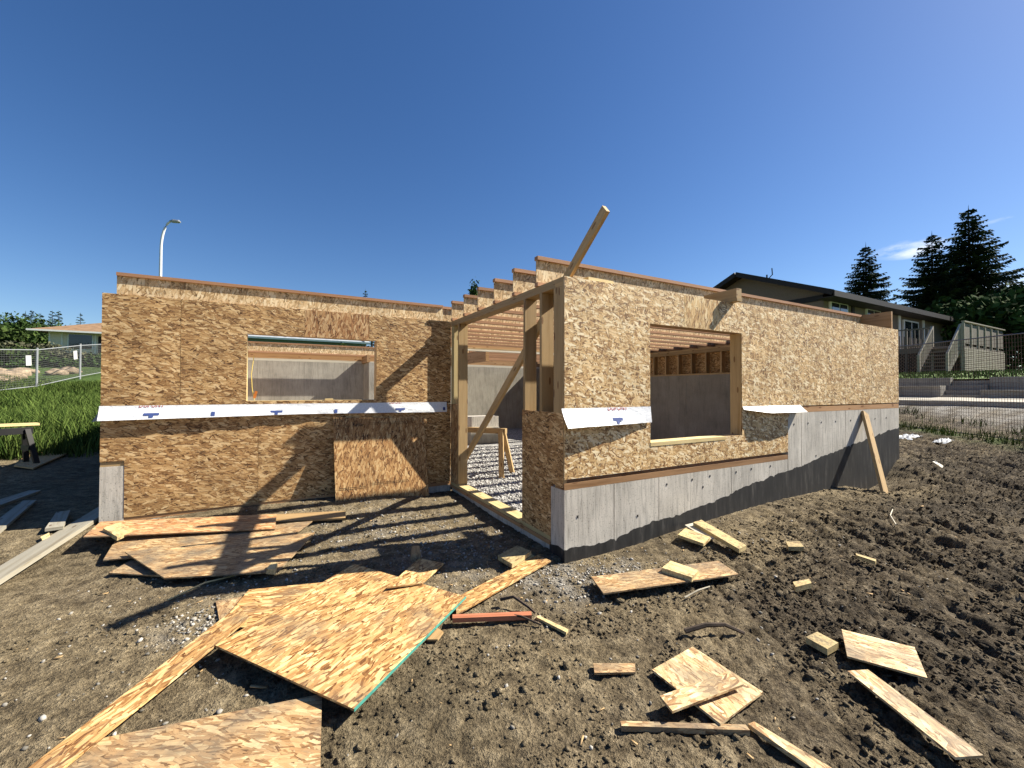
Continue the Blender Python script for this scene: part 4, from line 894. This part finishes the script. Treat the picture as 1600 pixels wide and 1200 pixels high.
f_ = empty('chain_fence', (*pts_f[2], ground_z(*pts_f[2])), 'galvanized construction fence with wire panels climbing the grassy slope', 'fence')
fz = [ground_z(*p)+.05 for p in pts_f]
for (x, y), z in zip(pts_f, fz):
    m = MB(); m.tube([(x, y, z-.3), (x, y, z+1.92)], .045, 8); m.build('post', 'galv', f_)
for (p, z), (q, w_) in zip(list(zip(pts_f, fz))[:-1], list(zip(pts_f, fz))[1:]):
    m = MB(); m.tube([(*p, z+1.82), (*q, w_+1.82)], .026, 6); m.build('top_rail', 'galv', f_)
    m = MB(); m.tube([(*p, z+.12), (*q, w_+.12)], .022, 6); m.build('bottom_rail', 'galv', f_)
    m = MB(); P, Q = Vector((*p, z)), Vector((*q, w_))
    for k in range(1, 17): m.beam(P+Vector((0, 0, .12+k*.1)), Q+Vector((0, 0, .12+k*.1)), .006, .006)
    for k in range(1, 46): c_ = P.lerp(Q, k/46); m.beam(c_+Vector((0, 0, .12)), c_+Vector((0, 0, 1.82)), .0045, .0045, (1, 0, 0))
    m.build('wire_mesh', 'wirew', f_, kind='stuff')
for i, (t_, a, b, lab) in enumerate([(.86, 1, 2, 'white notice board on the fence left of the nearer post'), (.86, 2, 3, 'white notice board on the fence left of the farther post')]):
    P, Q = Vector((*pts_f[a], fz[a])), Vector((*pts_f[b], fz[b])); c_ = P.lerp(Q, t_)
    m = MB(); d_ = (Q-P).normalized(); m.beam(c_-d_*.18+Vector((.03, -.05, 1.33)), c_+d_*.18+Vector((.03, -.05, 1.33)), .012, .46); m.build('fence_sign', 'signw', label=lab, cat='sign')
for i, (px_, py_, d_, s) in enumerate([(10, 608, 21.6, .50), (-8, 603, 23, .5), (26, 603, 23, .52), (40, 600, 24.0, .36), (90, 600, 24.3, .40), (108, 597, 25.2, .45), (0, 616, 20.5, .38)]):
    x, y = atpx(px_, d_); g = np.random.default_rng(90+i); bmx = bmesh.new(); bmesh.ops.create_icosphere(bmx, subdivisions=3, radius=1)
    for v in bmx.verts:
        k = 1+.35*float(fbm(np.array(v.co.x*1.1+i*5), np.array(v.co.y*1.1+v.co.z), 3)); v.co = Vector((v.co.x*k*1.45, v.co.y*k, v.co.z*k*.62))*s
    me = bpy.data.meshes.new('boulder'); bmx.to_mesh(me); bmx.free(); me.polygons.foreach_set('use_smooth', [True]*len(me.polygons))
    link('boulder', me, 'boulder', None, Matrix.Translation((x, y, max(ground_z(x, y)+.1, -1.035+(609-py_)/651.9*d_))) @ Matrix.Rotation(i*1.1, 4, 'Z'), label=['tan boulder behind the fence left of the nearer post', 'boulder cut by the left photo edge', 'largest pale boulder behind the nearer fence panel', 'round pale boulder touching the nearer fence post', 'pale pointed boulder behind the middle fence panel', 'flat tan boulder left of the farther fence post', 'brown boulder lowest at the left photo edge'][i], cat='boulder', group='boulders behind the fence')
lx_, ly_ = -10.13, 35.42; lz = ground_z(lx_, ly_)
L_ = empty('street_lamp', (lx_, ly_, lz), 'pale street lamp with a curved arm behind the left wall', 'street lamp')
m = MB(); m.tube([(lx_, ly_, lz-.2), (lx_, ly_, 4), (lx_+.02, ly_, 9.0)], [.13, .11, .085], 10); m.build('pole', 'lamp', L_, smooth=True)
ax = Vector((.8775, -.4796, 0)); m = MB(); m.tube([Vector((lx_+.02, ly_, 9.0))+ax*(1.0*(1-math.cos(a)))*.75+Vector((0, 0, 2.1*math.sin(a))) for a in np.linspace(0, 1.45, 9)], [.085]*5+[.075, .07, .065, .06], 8); m.build('arm', 'lamp', L_, smooth=True)
e_ = Vector((lx_+.02, ly_, 11.12))+ax*.72; m = MB(); m.tube([e_-ax*.1, e_+ax*.15, e_+ax*.55-Vector((0, 0, .04)), e_+ax*.68-Vector((0, 0, .08))], [.06, .13, .12, .04], 8); m.build('lamp_head', 'galv', L_, smooth=True)
# green house seen through the left window
GY0 = 44.0
g_ = empty('teal_house', (-4, GY0, 1.3), 'long teal house with a grey roof seen through the left window', 'house')
abox('wall', (-9.0, GY0, .8), (5.0, GY0+9, 4.05), 'siding', g_)
m = MB(); A_ = [(-9.8, GY0-.8, 3.95), (5.8, GY0-.8, 3.95), (5.8, GY0+4.5, 6.1), (-9.8, GY0+4.5, 6.1)]; C_ = [(-9.8, GY0+9.8, 3.95), (5.8, GY0+9.8, 3.95)]
for q in (A_, [A_[3], A_[2], C_[1], C_[0]], [A_[1], C_[1], A_[2]], [A_[0], A_[3], C_[0]], [A_[0], C_[0], C_[1], A_[1]]): m.poly(q, [(p[0], p[1]) for p in q])
m.build('roof', 'roofG', g_); abox('gutter', (-9.8, GY0-.95, 3.80), (5.8, GY0-.803, 3.97), 'siding', g_)
for xa, xb in ((-4.6, -3.9), (-2.6, -2.0), (-1.9, -1.1), (.9, 1.5), (1.7, 2.4)):
    w_ = abox('window', (xa-.1, GY0-.06, 2.3), (xb+.1, GY0-.003, 3.45), 'whitetrim', g_); abox('pane', (xa, GY0-.08, 2.38), (xb, GY0-.061, 3.37), 'glass', w_)
bar('roof_flashing', (-2.2, GY0-.3, 4.2), (-.2, GY0+1.9, 5.2), .3, .12, 'whitetrim', g_); bar('roof_flashing', (5.4, GY0-.6, 4.1), (4.0, GY0+1.9, 5.2), .3, .12, 'whitetrim', g_)
broadleaf(3.0, 41.5, 2.4, .8, 99, 'yellow green bush before the teal house wall', 'leafl', 1200, .12, z=1.2, name='shrub', cat='shrub', zlo=0)
broadleaf(8.3, 46.0, 6.0, 2.4, 98, 'dark tree right of the teal house end', 'leafd', 3500, .2, zlo=.0)

# ---------------------------------------------------------------- right: lawn, wall, brown-roofed house, deck, mesh fence
lw = MB()
lawn_x = np.linspace(17.05, 75, 40); lawn_y = np.linspace(-26, 34, 40); AA, BB = np.meshgrid(lawn_x, lawn_y)
zl_ = np.interp(AA, [17.05, 21, 75], [-.66, -.32, -.28])+.02*fbm(AA, BB, 3); ii = np.arange(1600).reshape(40, 40)
link('lawn', mesh_np('lawn', np.c_[AA.ravel(), BB.ravel(), zl_.ravel()], np.stack([ii[:-1, :-1], ii[:-1, 1:], ii[1:, 1:], ii[1:, :-1]], -1).reshape(-1, 4), smooth=True), 'lawn', kind='structure', label='mown green lawn above the concrete retaining wall')
n = 26000; x = rng.uniform(17.1, 30, n); y = rng.uniform(-6, 7.5, n)
blades('lawn_blades', x, y, rng.uniform(.04, .10, n), rng.uniform(.008, .018, n), 'grassb', 'short grass blades of the lawn by the deck', zf=np.interp(x, [17.05, 21, 75], [-.66, -.32, -.28]))
rw = empty('retaining_wall', (17, 2, -1.25), 'low weathered concrete retaining wall below the lawn', 'wall')
abox('wall_section', (16.75, 1.98, -1.9), (17.04, 34, -.62), 'concD', rw); abox('wall_section', (16.75, -26, -1.9), (17.04, 1.12, -.62), 'concD', rw)
abox('lower_ledge', (15.95, 1.98, -1.9), (16.35, 14, -.93), 'concD', rw); abox('lower_ledge', (15.95, -12, -1.9), (16.35, 1.12, -1.06), 'concD', rw)
abox('ledge_cap', (15.90, 1.98, -.929), (16.40, 14, -.885), 'slab', rw); abox('ledge_cap', (15.90, -12, -1.059), (16.40, 1.12, -1.015), 'slab', rw)
st = empty('garden_steps', (16.8, 1.55, -1.3), 'shaded concrete steps through the gap in the retaining wall', 'steps')
for k in range(4): abox('step', (16.0+k*.3, 1.13, -1.9), (17.4, 1.97, -1.18+k*.15+.002*k), 'concD', st)
m = MB(); m.poly([(14.2, 10, ground_z(14.2, 5)+.05), (14.2, -12, ground_z(14.2, 5)+.05), (15.88, -12, -1.26), (15.88, 10, -1.26)], [(0, 0), (1, 0), (1, 1), (0, 1)])
m.prism([(14.25, 10, -1.33), (14.25, -12, -1.33), (15.88, -12, -1.25), (15.88, 10, -1.25)], (0, 0, 1), .14, (0, 1, 0))
m.v, m.f, m.uv = m.v[4:], [[i-4 for i in q] for q in m.f[1:]], m.uv[4:]
link('path', m.mesh('path'), 'slab', kind='structure', label='bright concrete path below the retaining wall')
HX, HY, HE = 21.75, 7.85, 3.95
h_ = empty('brown_roof_house', (HX, HY, LZ), 'grey stucco house with a dark brown low-pitched roof and a deck', 'house')
HL, HW = 16.5, 8.4
m = MB(); ap = HE+1.75
gp = [(HX, HY, LZ-.4), (HX, HY, HE), (HX, HY+HW/2, ap), (HX, HY+HW, HE), (HX, HY+HW, LZ-.4)]
m.poly(gp, [(p[1], p[2]) for p in gp]); g2 = [(HX+HL, y, z) for _, y, z in gp[::-1]]; m.poly(g2, [(p[1], p[2]) for p in g2])
q = [(HX, HY, LZ-.4), (HX+HL, HY, LZ-.4), (HX+HL, HY, HE), (HX, HY, HE)]; m.poly(q, [(p[0], p[2]) for p in q]); q = [(x, HY+HW, z) for x, _, z in q[::-1]]; m.poly(q, [(p[0], p[2]) for p in q])
m.build('wall', 'stucco', h_)
ov = .75; sl_ = 1.75/(HW/2)
for sg in (0, 1):
    y_e = HY-ov if sg == 0 else HY+HW+ov; z_e = HE-ov*sl_+.04
    q = [(HX-ov, y_e, z_e), (HX+HL+ov, y_e, z_e), (HX+HL+ov, HY+HW/2, ap+.04), (HX-ov, HY+HW/2, ap+.04)]
    n_ = (Vector(q[1])-Vector(q[0])).cross(Vector(q[3])-Vector(q[0])); n_ = n_ if n_.z > 0 else -n_
    m = MB(); m.prism([Vector(p)+n_.normalized()*.12 for p in q], n_, .12, (1, 0, 0)); m.build('roof', 'roofB', h_)
    bar('barge_board', (HX-ov-.02, y_e, z_e+.02), (HX-ov-.02, HY+HW/2, ap+.06), .04, .26, 'trim', h_)
abox('fascia', (HX-ov, HY-ov-.06, HE-ov*sl_-.12), (HX+HL+ov, HY-ov-.002, HE-ov*sl_+.16), 'trim', h_)
bar('trim_band', (HX-.03, HY, HE-.28), (HX-.03, HY+HW, HE-.28), .06, .28, 'trim', h_)
abox('soffit', (HX-ov, HY-ov, HE-ov*sl_-.14), (HX+HL+ov, HY-.003, HE-ov*sl_-.10), 'trim', h_)
for k, (xa, xb, za, zb) in enumerate([(22.35, 23.95, 2.15, 3.45), (26.3, 27.75, 2.15, 3.45)]):
    w_ = abox('window', (xa-.12, HY-.09, za-.12), (xb+.12, HY-.004, zb+.12), 'whitetrim', h_); xm = (xa+xb)/2
    abox('pane', (xa, HY-.11, za), (xm-.05, HY-.091, zb), 'glass', w_); abox('pane', (xm+.05, HY-.11, za), (xb, HY-.091, zb), 'glass', w_)
w_ = abox('patio_door', (31.0, HY-.09, 1.22), (33.2, HY-.004, 3.3), 'whitetrim', h_); abox('pane', (31.15, HY-.11, 1.3), (32.05, HY-.091, 3.2), 'glass', w_); abox('pane', (32.2, HY-.11, 1.3), (33.05, HY-.091, 3.2), 'glass', w_)
for xx in (24.6, 28.4, 30.4, 34.0): abox('trim_board', (xx, HY-.05, 1.2), (xx+.3, HY-.003, HE-.1), 'whitetrim' if xx > 30 else 'trim', h_)
m = MB(); m.tube([(24.5, HY+4.4, ap-.3), (24.5, HY+4.4, ap+.55)], .05, 6); m.tube([(24.5, HY+4.4, ap+.2), (24.75, HY+4.2, ap+.55), (24.7, HY+4.2, ap+.95)], .035, 6); m.build('roof_mast', 'trim', h_)
# deck
DX0, DX1, DY0, DY1, DZ = 27.7, 34.2, 4.4, 7.75, 1.22
d_ = empty('wooden_deck', (DX0, DY0, LZ), 'grey painted raised deck with stairs, railings and lattice skirt', 'deck')
abox('platform', (DX0, DY0, DZ-.22), (DX1, DY1, DZ), 'deckw', d_); abox('platform_edge', (DX0-.04, DY0-.04, DZ-.26), (DX0-.003, DY1, DZ+.03), 'deckw', d_)
for (x, y) in ((DX0, 5.55), (DX0, DY1-.1), (DX0, DY0+.05), (DX0, 6.6)): abox('railing_post', (x-.05, y-.05, LZ), (x+.05, y+.05, DZ+1.12), 'deckwhite' if y < 6 else 'deckw', d_)
bar('handrail', (DX0, 5.55, DZ+1.05), (DX0, DY1-.1, DZ+1.05), .09, .06, 'deckw', d_); bar('bottom_rail', (DX0, 5.55, DZ+.12), (DX0, DY1-.1, DZ+.12), .05, .05, 'deckw', d_)
for k in range(1, 12): y = 5.55+k*(DY1-.1-5.55)/12; abox('baluster', (DX0-.02, y-.025, DZ+.12), (DX0+.02, y+.025, DZ+1.04), 'deckw', d_, ua=2)
for k in range(1, 18): x = DX0+.5+k*.33; abox('baluster', (x-.025, DY1-.4, DZ+.1), (x+.025, DY1-.36, DZ+.9), 'deckw', d_, ua=2)
nst = 8; x_b = 25.75
for k in range(nst):
    f = (k+.5)/nst; abox('stair_tread', (DX0-.02-(1-f)*(DX0-x_b)-.12, 4.55, LZ+f*(DZ-LZ)-.025), (DX0-.02-(1-f)*(DX0-x_b)+.14, 5.5, LZ+f*(DZ-LZ)+.02), 'deckw', d_, ua=1)
for y in (4.5, 5.53):
    bar('stringer', (x_b, y, LZ+.02), (DX0-.06, y, DZ-.12), .05, .24, 'deckw', d_)
    bar('stair_handrail', (x_b+.1, y, LZ+1.02), (DX0-.05, y, DZ+1.05), .07, .09, 'deckwhite', d_)
    abox('stair_post', (x_b+.05, y-.05, LZ), (x_b+.15, y+.05, LZ+1.05), 'deckwhite', d_, ua=2)
    for k in range(1, 11): f = k/11; x = x_b+.1+f*(DX0-.15-x_b); z = LZ+f*(DZ-LZ); abox('baluster', (x-.02, y-.02, z+.05), (x+.02, y+.02, z+1.0), 'deckwhite', d_, ua=2)
def lattice(p0, p1, z0, z1, nrm, sp=.17):
    m = MB(); P, Q = Vector(p0), Vector(p1); L = (Q-P).length; d = (Q-P)/L; H_ = z1-z0; n_ = int((L+H_)/sp)
    for s in (0, 1):
        for k in range(n_+1):
            a = k*sp-(H_ if True else 0); u0, u1 = max(a, 0), min(a+H_, L)
            if u1-u0 < .05: continue
            v0, v1 = u0-a, u1-a
            if s: v0, v1 = H_-v0, H_-v1
            o2 = Vector(nrm)*(.012*s); m.beam(P+d*u0+Vector((0, 0, z0+v0))+o2, P+d*u1+Vector((0, 0, z0+v1))+o2, .010, .04, Vector(nrm))
    return m.build('lattice', 'deckw', d_)
lattice((DX0-.02, 5.6, 0), (DX0-.02, DY1, 0), LZ, DZ-.27, (-1, 0, 0))
abox('skirt_back', (DX0+.25, DY0+.3, LZ-.3), (DX0+.3, DY1, DZ-.23), 'trim', d_)
for k in range(13): z = LZ+.06+k*.105; abox('skirt_slat', (DX0+.05, DY0-.03, z), (DX1, DY0-.005, z+.085), 'deckwhite', d_, ua=0)
for k in range(6):
    x = DX0+.02+k*1.06; abox('screen_panel', (x+.05, DY0+.0, DZ+.12), (x+1.01, DY0+.03, DZ+1.12), 'deckw', d_, ua=2); abox('screen_post', (x-.04, DY0-.04, DZ-.02), (x+.04, DY0+.05, DZ+1.18), 'deckwhite', d_, ua=2)
bar('screen_cap', (DX0-.05, DY0, DZ+1.22), (DX1, DY0, DZ+1.22), .13, .05, 'deckwhite', d_)
# wire mesh fence
F1, F2 = Vector((13.2, 4.36, 0)), Vector((7.6, -3.6, 0)); dF = (F2-F1).normalized(); LF = (F2-F1).length
mf = empty('mesh_fence', (9.9, -.35, ground_z(9.9, -.35)), 'rusty wire mesh fence on the right beyond the dirt slope', 'fence')
ztop = lambda p: .13-.06*max(0, (13.2-p.x))*.55+.05
m = MB(); nw = 190
for k in range(nw+1):
    p = F1+dF*LF*k/nw; zb = ground_z(p.x, p.y)+.02; zt_ = ground_z(p.x, p.y)+1.98+.02*math.sin(k*.4); p.z = 0
    o2 = Vector((.02*math.sin(k*.21), -.02*math.sin(k*.17), 0)); m.beam(p+o2+Vector((0, 0, zb)), p+Vector((0, 0, zt_)), .0048, .0048, (1, 0, 0))
for j in range(27):
    for k in range(0, nw, 10):
        a, b = F1+dF*LF*k/nw, F1+dF*LF*(k+10)/nw; h0 = .02+j*.0752
        m.beam((a.x, a.y, ground_z(a.x, a.y)+h0+.01*math.sin(k+j)), (b.x, b.y, ground_z(b.x, b.y)+h0+.01*math.sin(k+10+j)), .0048, .0048)
m.build('wire_mesh', 'wire', mf, kind='stuff')
for z_, r_, mt in ((1.97, .012, 'wirew'), (.03, .010, 'wirew')):
    m = MB(); m.tube([(F1+dF*LF*k/12)+Vector((0, 0, ground_z(*(F1+dF*LF*k/12).xy)+z_)) for k in range(13)], r_, 5); m.build('tension_bar', mt, mf)
for k in (0, .2, 1.0): p = F1+dF*LF*k; m = MB(); m.tube([(p.x, p.y, ground_z(p.x, p.y)-.3), (p.x, p.y, ground_z(p.x, p.y)+2.03)], .02, 6); m.build('post', 'wire', mf)
abox('plank_stack', (12.3, 3.2, ground_z(12.6, 3)-.02), (12.75, 5.4, ground_z(12.6, 3)+.24), 'grey', None, label='small grey stack of planks in the gravel behind the mesh fence', cat='plank')
# ---------------------------------------------------------------- loose pieces on and around the frame
m = MB(); m.beam((.30, .075, .021), (.62, .085, .021), .09, .036); m.build('lumber_block', 'lumY', label='short lumber block lying on the wall plate near the brace', cat='block')
m = MB(); m.beam((2.43, -.10, .021), (2.46, .34, .021), .089, .036); m.build('lumber_block', 'lumP', label='lower of two stacked lumber pieces sticking out over the pale wall', cat='block')
m = MB(); m.beam((2.44, -.085, .098), (2.46, .36, .098), .089, .114); m.build('lumber_block', 'lumP', label='upper thicker lumber piece of the stack sticking out over the pale wall', cat='block')
bar('leaning_board', (5.10, -.47, ground_z(5.1, -.47)-.02), (5.70, -.015, -1.385), .14, .038, 'lumP', None, up=(.15, -.9, .55), label='long lumber board leaning against the concrete wall on the right', cat='board')
m = MB(); tl = [(-1.655, YL-.028, -1.405), (-.431, YL-.028, -1.447), (-.41, YL-.235, -2.545), (-1.635, YL-.235, -2.535)]
m.prism(tl, (Vector(tl[3])-Vector(tl[0])).cross(Vector(tl[1])-Vector(tl[0])), T, (1, 0, 0))
lb = m.build('leaning_sheet', 'osbLean', label='loose strand board sheet leaning against the left wall under the housewrap', cat='board')
sl = (Vector(tl[3])-Vector(tl[0])).normalized(); nn = Vector((1, 0, 0)).cross(-sl).normalized()
if nn.y > 0: nn = -nn
up = -sl; Ml = Matrix(((1, up.x, nn.x, 0), (0, up.y, nn.y, 0), (0, up.z, nn.z, 0), (0, 0, 0, 1)))
for tx, x_, d_, sz_ in (('Resist', -1.42, .13, .06),):
    p = Vector(tl[0])+sl*d_+nn*.002; p.x = x_
    word(tx, sz_, Matrix.Translation(p) @ Ml, 'ink', 'printed_word', lb, shear=.25)
m = MB()
for (xa, xb, d_) in ((-1.64, -1.45, .11), (-1.2, -.6, .09), (-1.6, -1.25, .93), (-1.2, -.7, .90)):
    for r_ in range(2):
        p = Vector(tl[0])+sl*(d_+r_*.02)+nn*.0015; m.box((xb-xa, .003, .0006), Matrix.Translation((( xa+xb)/2, p.y, p.z)) @ Ml.to_3x3().to_4x4(), 0)
m.build('printed_line', 'ink', lb)
# string hanging by the left window
m = MB(); m.tube([(-2.56, YL+.10, -.62), (-2.585, YL+.09, -.85), (-2.575, YL+.08, -1.02), (-2.55, YL+.08, -1.17)], .004, 5); s_ = m.build('hanging_string', 'string', label='yellow string hanging in the left window opening', cat='string')
m = MB(); m.box((.03, .004, .09), Matrix.Translation((-2.54, YL+.07, -1.10)) @ Matrix.Rotation(.25, 4, 'Y')); m.build('tag', 'rust', s_)
m = MB(); m.box((.10, .06, .02), Matrix.Translation((-1.70, YL+.05, -1.166))); m.build('wood_scrap', 'lumY', label='tiny wood scrap on the sill of the left window', cat='block')
# sawhorse in the garage with an offcut
def sawhorse(a, b, h, mat, lm, label, spread=.24, lw=.085, lt=.04, bt=.09):
    a, b = Vector(a), Vector(b); d = (b-a).normalized(); s = Vector((-d.y, d.x, 0))
    r = empty('sawhorse', (a+b)/2-Vector((0, 0, h)), label, 'sawhorse')
    bar('beam', a-Vector((0, 0, bt/2)), b-Vector((0, 0, bt/2)), .09, bt, mat, r)
    for e, sg in ((a+d*.08, -1), (b-d*.08, 1)):
        for k in (-1, 1):
            t0 = e+s*k*.045-Vector((0, 0, .03)); t1 = e+s*k*spread+d*sg*.1-Vector((0, 0, h))
            bar('leg', t0, t1, lw, lt, lm, r, up=(s.x*k, s.y*k, .3))
        bar('cross_brace', e+s*.12-Vector((0, 0, h*.45)), e-s*.12-Vector((0, 0, h*.45)), .02, .09, lm, r)
    return r
sawhorse((1.12, 3.25, -1.70), (.36, 4.15, -1.70), .80, 'lumP', 'lumP', 'wooden sawhorse on the gravel inside the doorway')
B = empty('concrete_block_pile', (2.6, 7.4, -2.5), 'grey concrete block standing on the gravel behind the wooden sawhorse', 'block')
abox('block_base', (2.1, 7.1, -2.52), (2.95, 7.75, -2.05), 'concI', B); abox('block_top', (2.15, 7.15, -2.048), (2.95, 7.7, -1.76), 'conc', B)
# black sawhorse at the far left with a plank
sawhorse((-6.20, 7.65, -1.72), (-7.35, 6.6, -1.72), .80, 'black', 'black', 'black plastic sawhorse at the left edge beside the grass', .2, .07, .05, .11)
bar('sawhorse_plank', (-6.25, 8.0, -1.685), (-8.2, 6.9, -1.66), .24, .04, 'lumY', None, label='pale plank lying across the black sawhorse', cat='plank')
# ---------------------------------------------------------------- boards and offcuts on the ground
for nm, ct, mt, th, pts, lab in DEBRIS:
    P = [Vector(p) for p in pts]; k = len(P)
    nrm = sum(((P[i]-P[0]).cross(P[(i+1) % k]-P[0]) for i in range(k)), Vector())
    if nrm.z < 0: nrm = -nrm
    e = [(P[(i+1) % k]-P[i]) for i in range(k)]; ud = max(e, key=lambda q: q.length)
    if 'large square' in lab: ud = P[2]-P[1]
    m = MB(); m.prism(P, nrm, th, ud)
    o = m.build(nm, mt, label=lab, cat=ct)
    if 'large square' in lab:
        n_ = nrm.normalized(); q = MB(); d_ = (P[2]-P[1]).normalized(); s = d_.cross(n_)
        if s.dot(P[0]-P[1]) > 0: s = -s
        q.beam(P[1]+s*.001-n_*th*.5, P[2]+s*.001-n_*th*.5, .004, th+.003, n_); q.build('painted_edge', 'green', o)
# twigs and a dark root
def twig(pts, r, mat, label, cat='twig', name='twig'):
    P = [(x, y, ground_z(x, y)+.02+h) for x, y, h in pts]; m = MB(); m.tube(P, [r*(1-.12*i) for i in range(len(P))], 6); m.build(name, mat, label=label, cat=cat, smooth=True)
twig([(-.02, -1.30, .01), (.10, -1.36, .045), (.20, -1.42, .05), (.30, -1.48, .0)], .016, 'bark', 'thick dark root lying above the squarish offcut', 'root', 'root')
twig([(-.86, -.42, .02), (-.80, -.50, .06), (-.74, -.60, .02), (-.72, -.66, .0)], .012, 'bark', 'bent dark twig over the reddish stake')
twig([(-.95, -.56, .01), (-.85, -.70, .03), (-.76, -.80, .0)], .008, 'bark', 'thin twig in the dirt below the reddish stake')
twig([(.35, -1.0, .0), (.5, -1.0, .02), (.66, -.98, .0)], .006, 'grey', 'pale dry twig below the dirty board')
twig([(3.3, -1.2, .02), (3.6, -1.05, .03), (3.95, -.95, .02)], .006, 'white', 'pale straw on the muddy slope')
twig([(-2.95, .75, .0), (-2.75, .9, .02), (-2.55, 1.0, .0)], .007, 'lumY', 'pale splinter left of the brace shadow')
# white plastic scraps by the mesh fence
def crumple(name, x, y, sx, sy, label):
    n_ = 14; xs_ = np.linspace(-1, 1, n_); P = []
    for a in xs_:
        for b in xs_:
            r_ = max(0, 1-(a*a+b*b)*.5); P.append((x+a*sx, y+b*sy, ground_z(x+a*sx, y+b*sy)+.02+.055*r_*abs(float(fbm(np.array(a*2+x), np.array(b*2+y), 3)))*2))
    ii = np.arange(n_*n_).reshape(n_, n_); f_ = np.stack([ii[:-1, :-1], ii[:-1, 1:], ii[1:, 1:], ii[1:, :-1]], -1).reshape(-1, 4)
    link(name, mesh_np(name, np.array(P), f_), 'bag', label=label, cat='plastic')
crumple('plastic_sheet', 9.0, .55, .28, .16, 'crumpled white plastic sheet in the grass before the mesh fence')
crumple('plastic_scrap', 8.85, -.02, .22, .10, 'flat translucent plastic scrap right of the crumpled plastic')

# splinters and chips of wood left by the saw
n = 300; x = np.concatenate([rng.normal(-1.2, 1.4, n//2), rng.uniform(-3.4, 4.5, n//2)]); y = np.concatenate([rng.normal(.3, 1.0, n//2), rng.uniform(-2.2, 1.5, n//2)])
k = ~((x > -.05) & (y > -.03)) & (y < 2.7); x, y = x[k], y[k]; n = len(x)
a = rng.uniform(0, 6.28, n); l = np.clip(rng.lognormal(-4.0, .65, n), .006, .09); w = l*rng.uniform(.08, .4, n); tl = rng.uniform(-.25, .25, n); z = zsurf(x, y)+.006
dx, dy = np.cos(a), np.sin(a); V = []
for s1, s2, h in ((-1, -1, 0), (1, -1, 0), (1, 1, 0), (-1, 1, 0), (-1, -1, 1), (1, -1, 1), (1, 1, 1), (-1, 1, 1)):
    V.append(np.c_[x+dx*l*s1*.5-dy*w*s2*.5, y+dy*l*s1*.5+dx*w*s2*.5, z+tl*l*s1*.5+.004*h])
V = np.stack(V, 1).reshape(-1, 3); base = np.arange(n)[:, None, None]*8
F_ = (base+np.array([[0, 3, 2, 1], [4, 5, 6, 7], [0, 1, 5, 4], [1, 2, 6, 5], [2, 3, 7, 6], [3, 0, 4, 7]])[None]).reshape(-1, 4)
link('wood_chips', mesh_np('wood_chips', V, F_, uv=np.tile([[0, 0], [.05, 0], [.05, .02], [0, .02]], (len(F_), 1))), 'lum', kind='stuff', label='small wood chips and splinters scattered over the dirt')
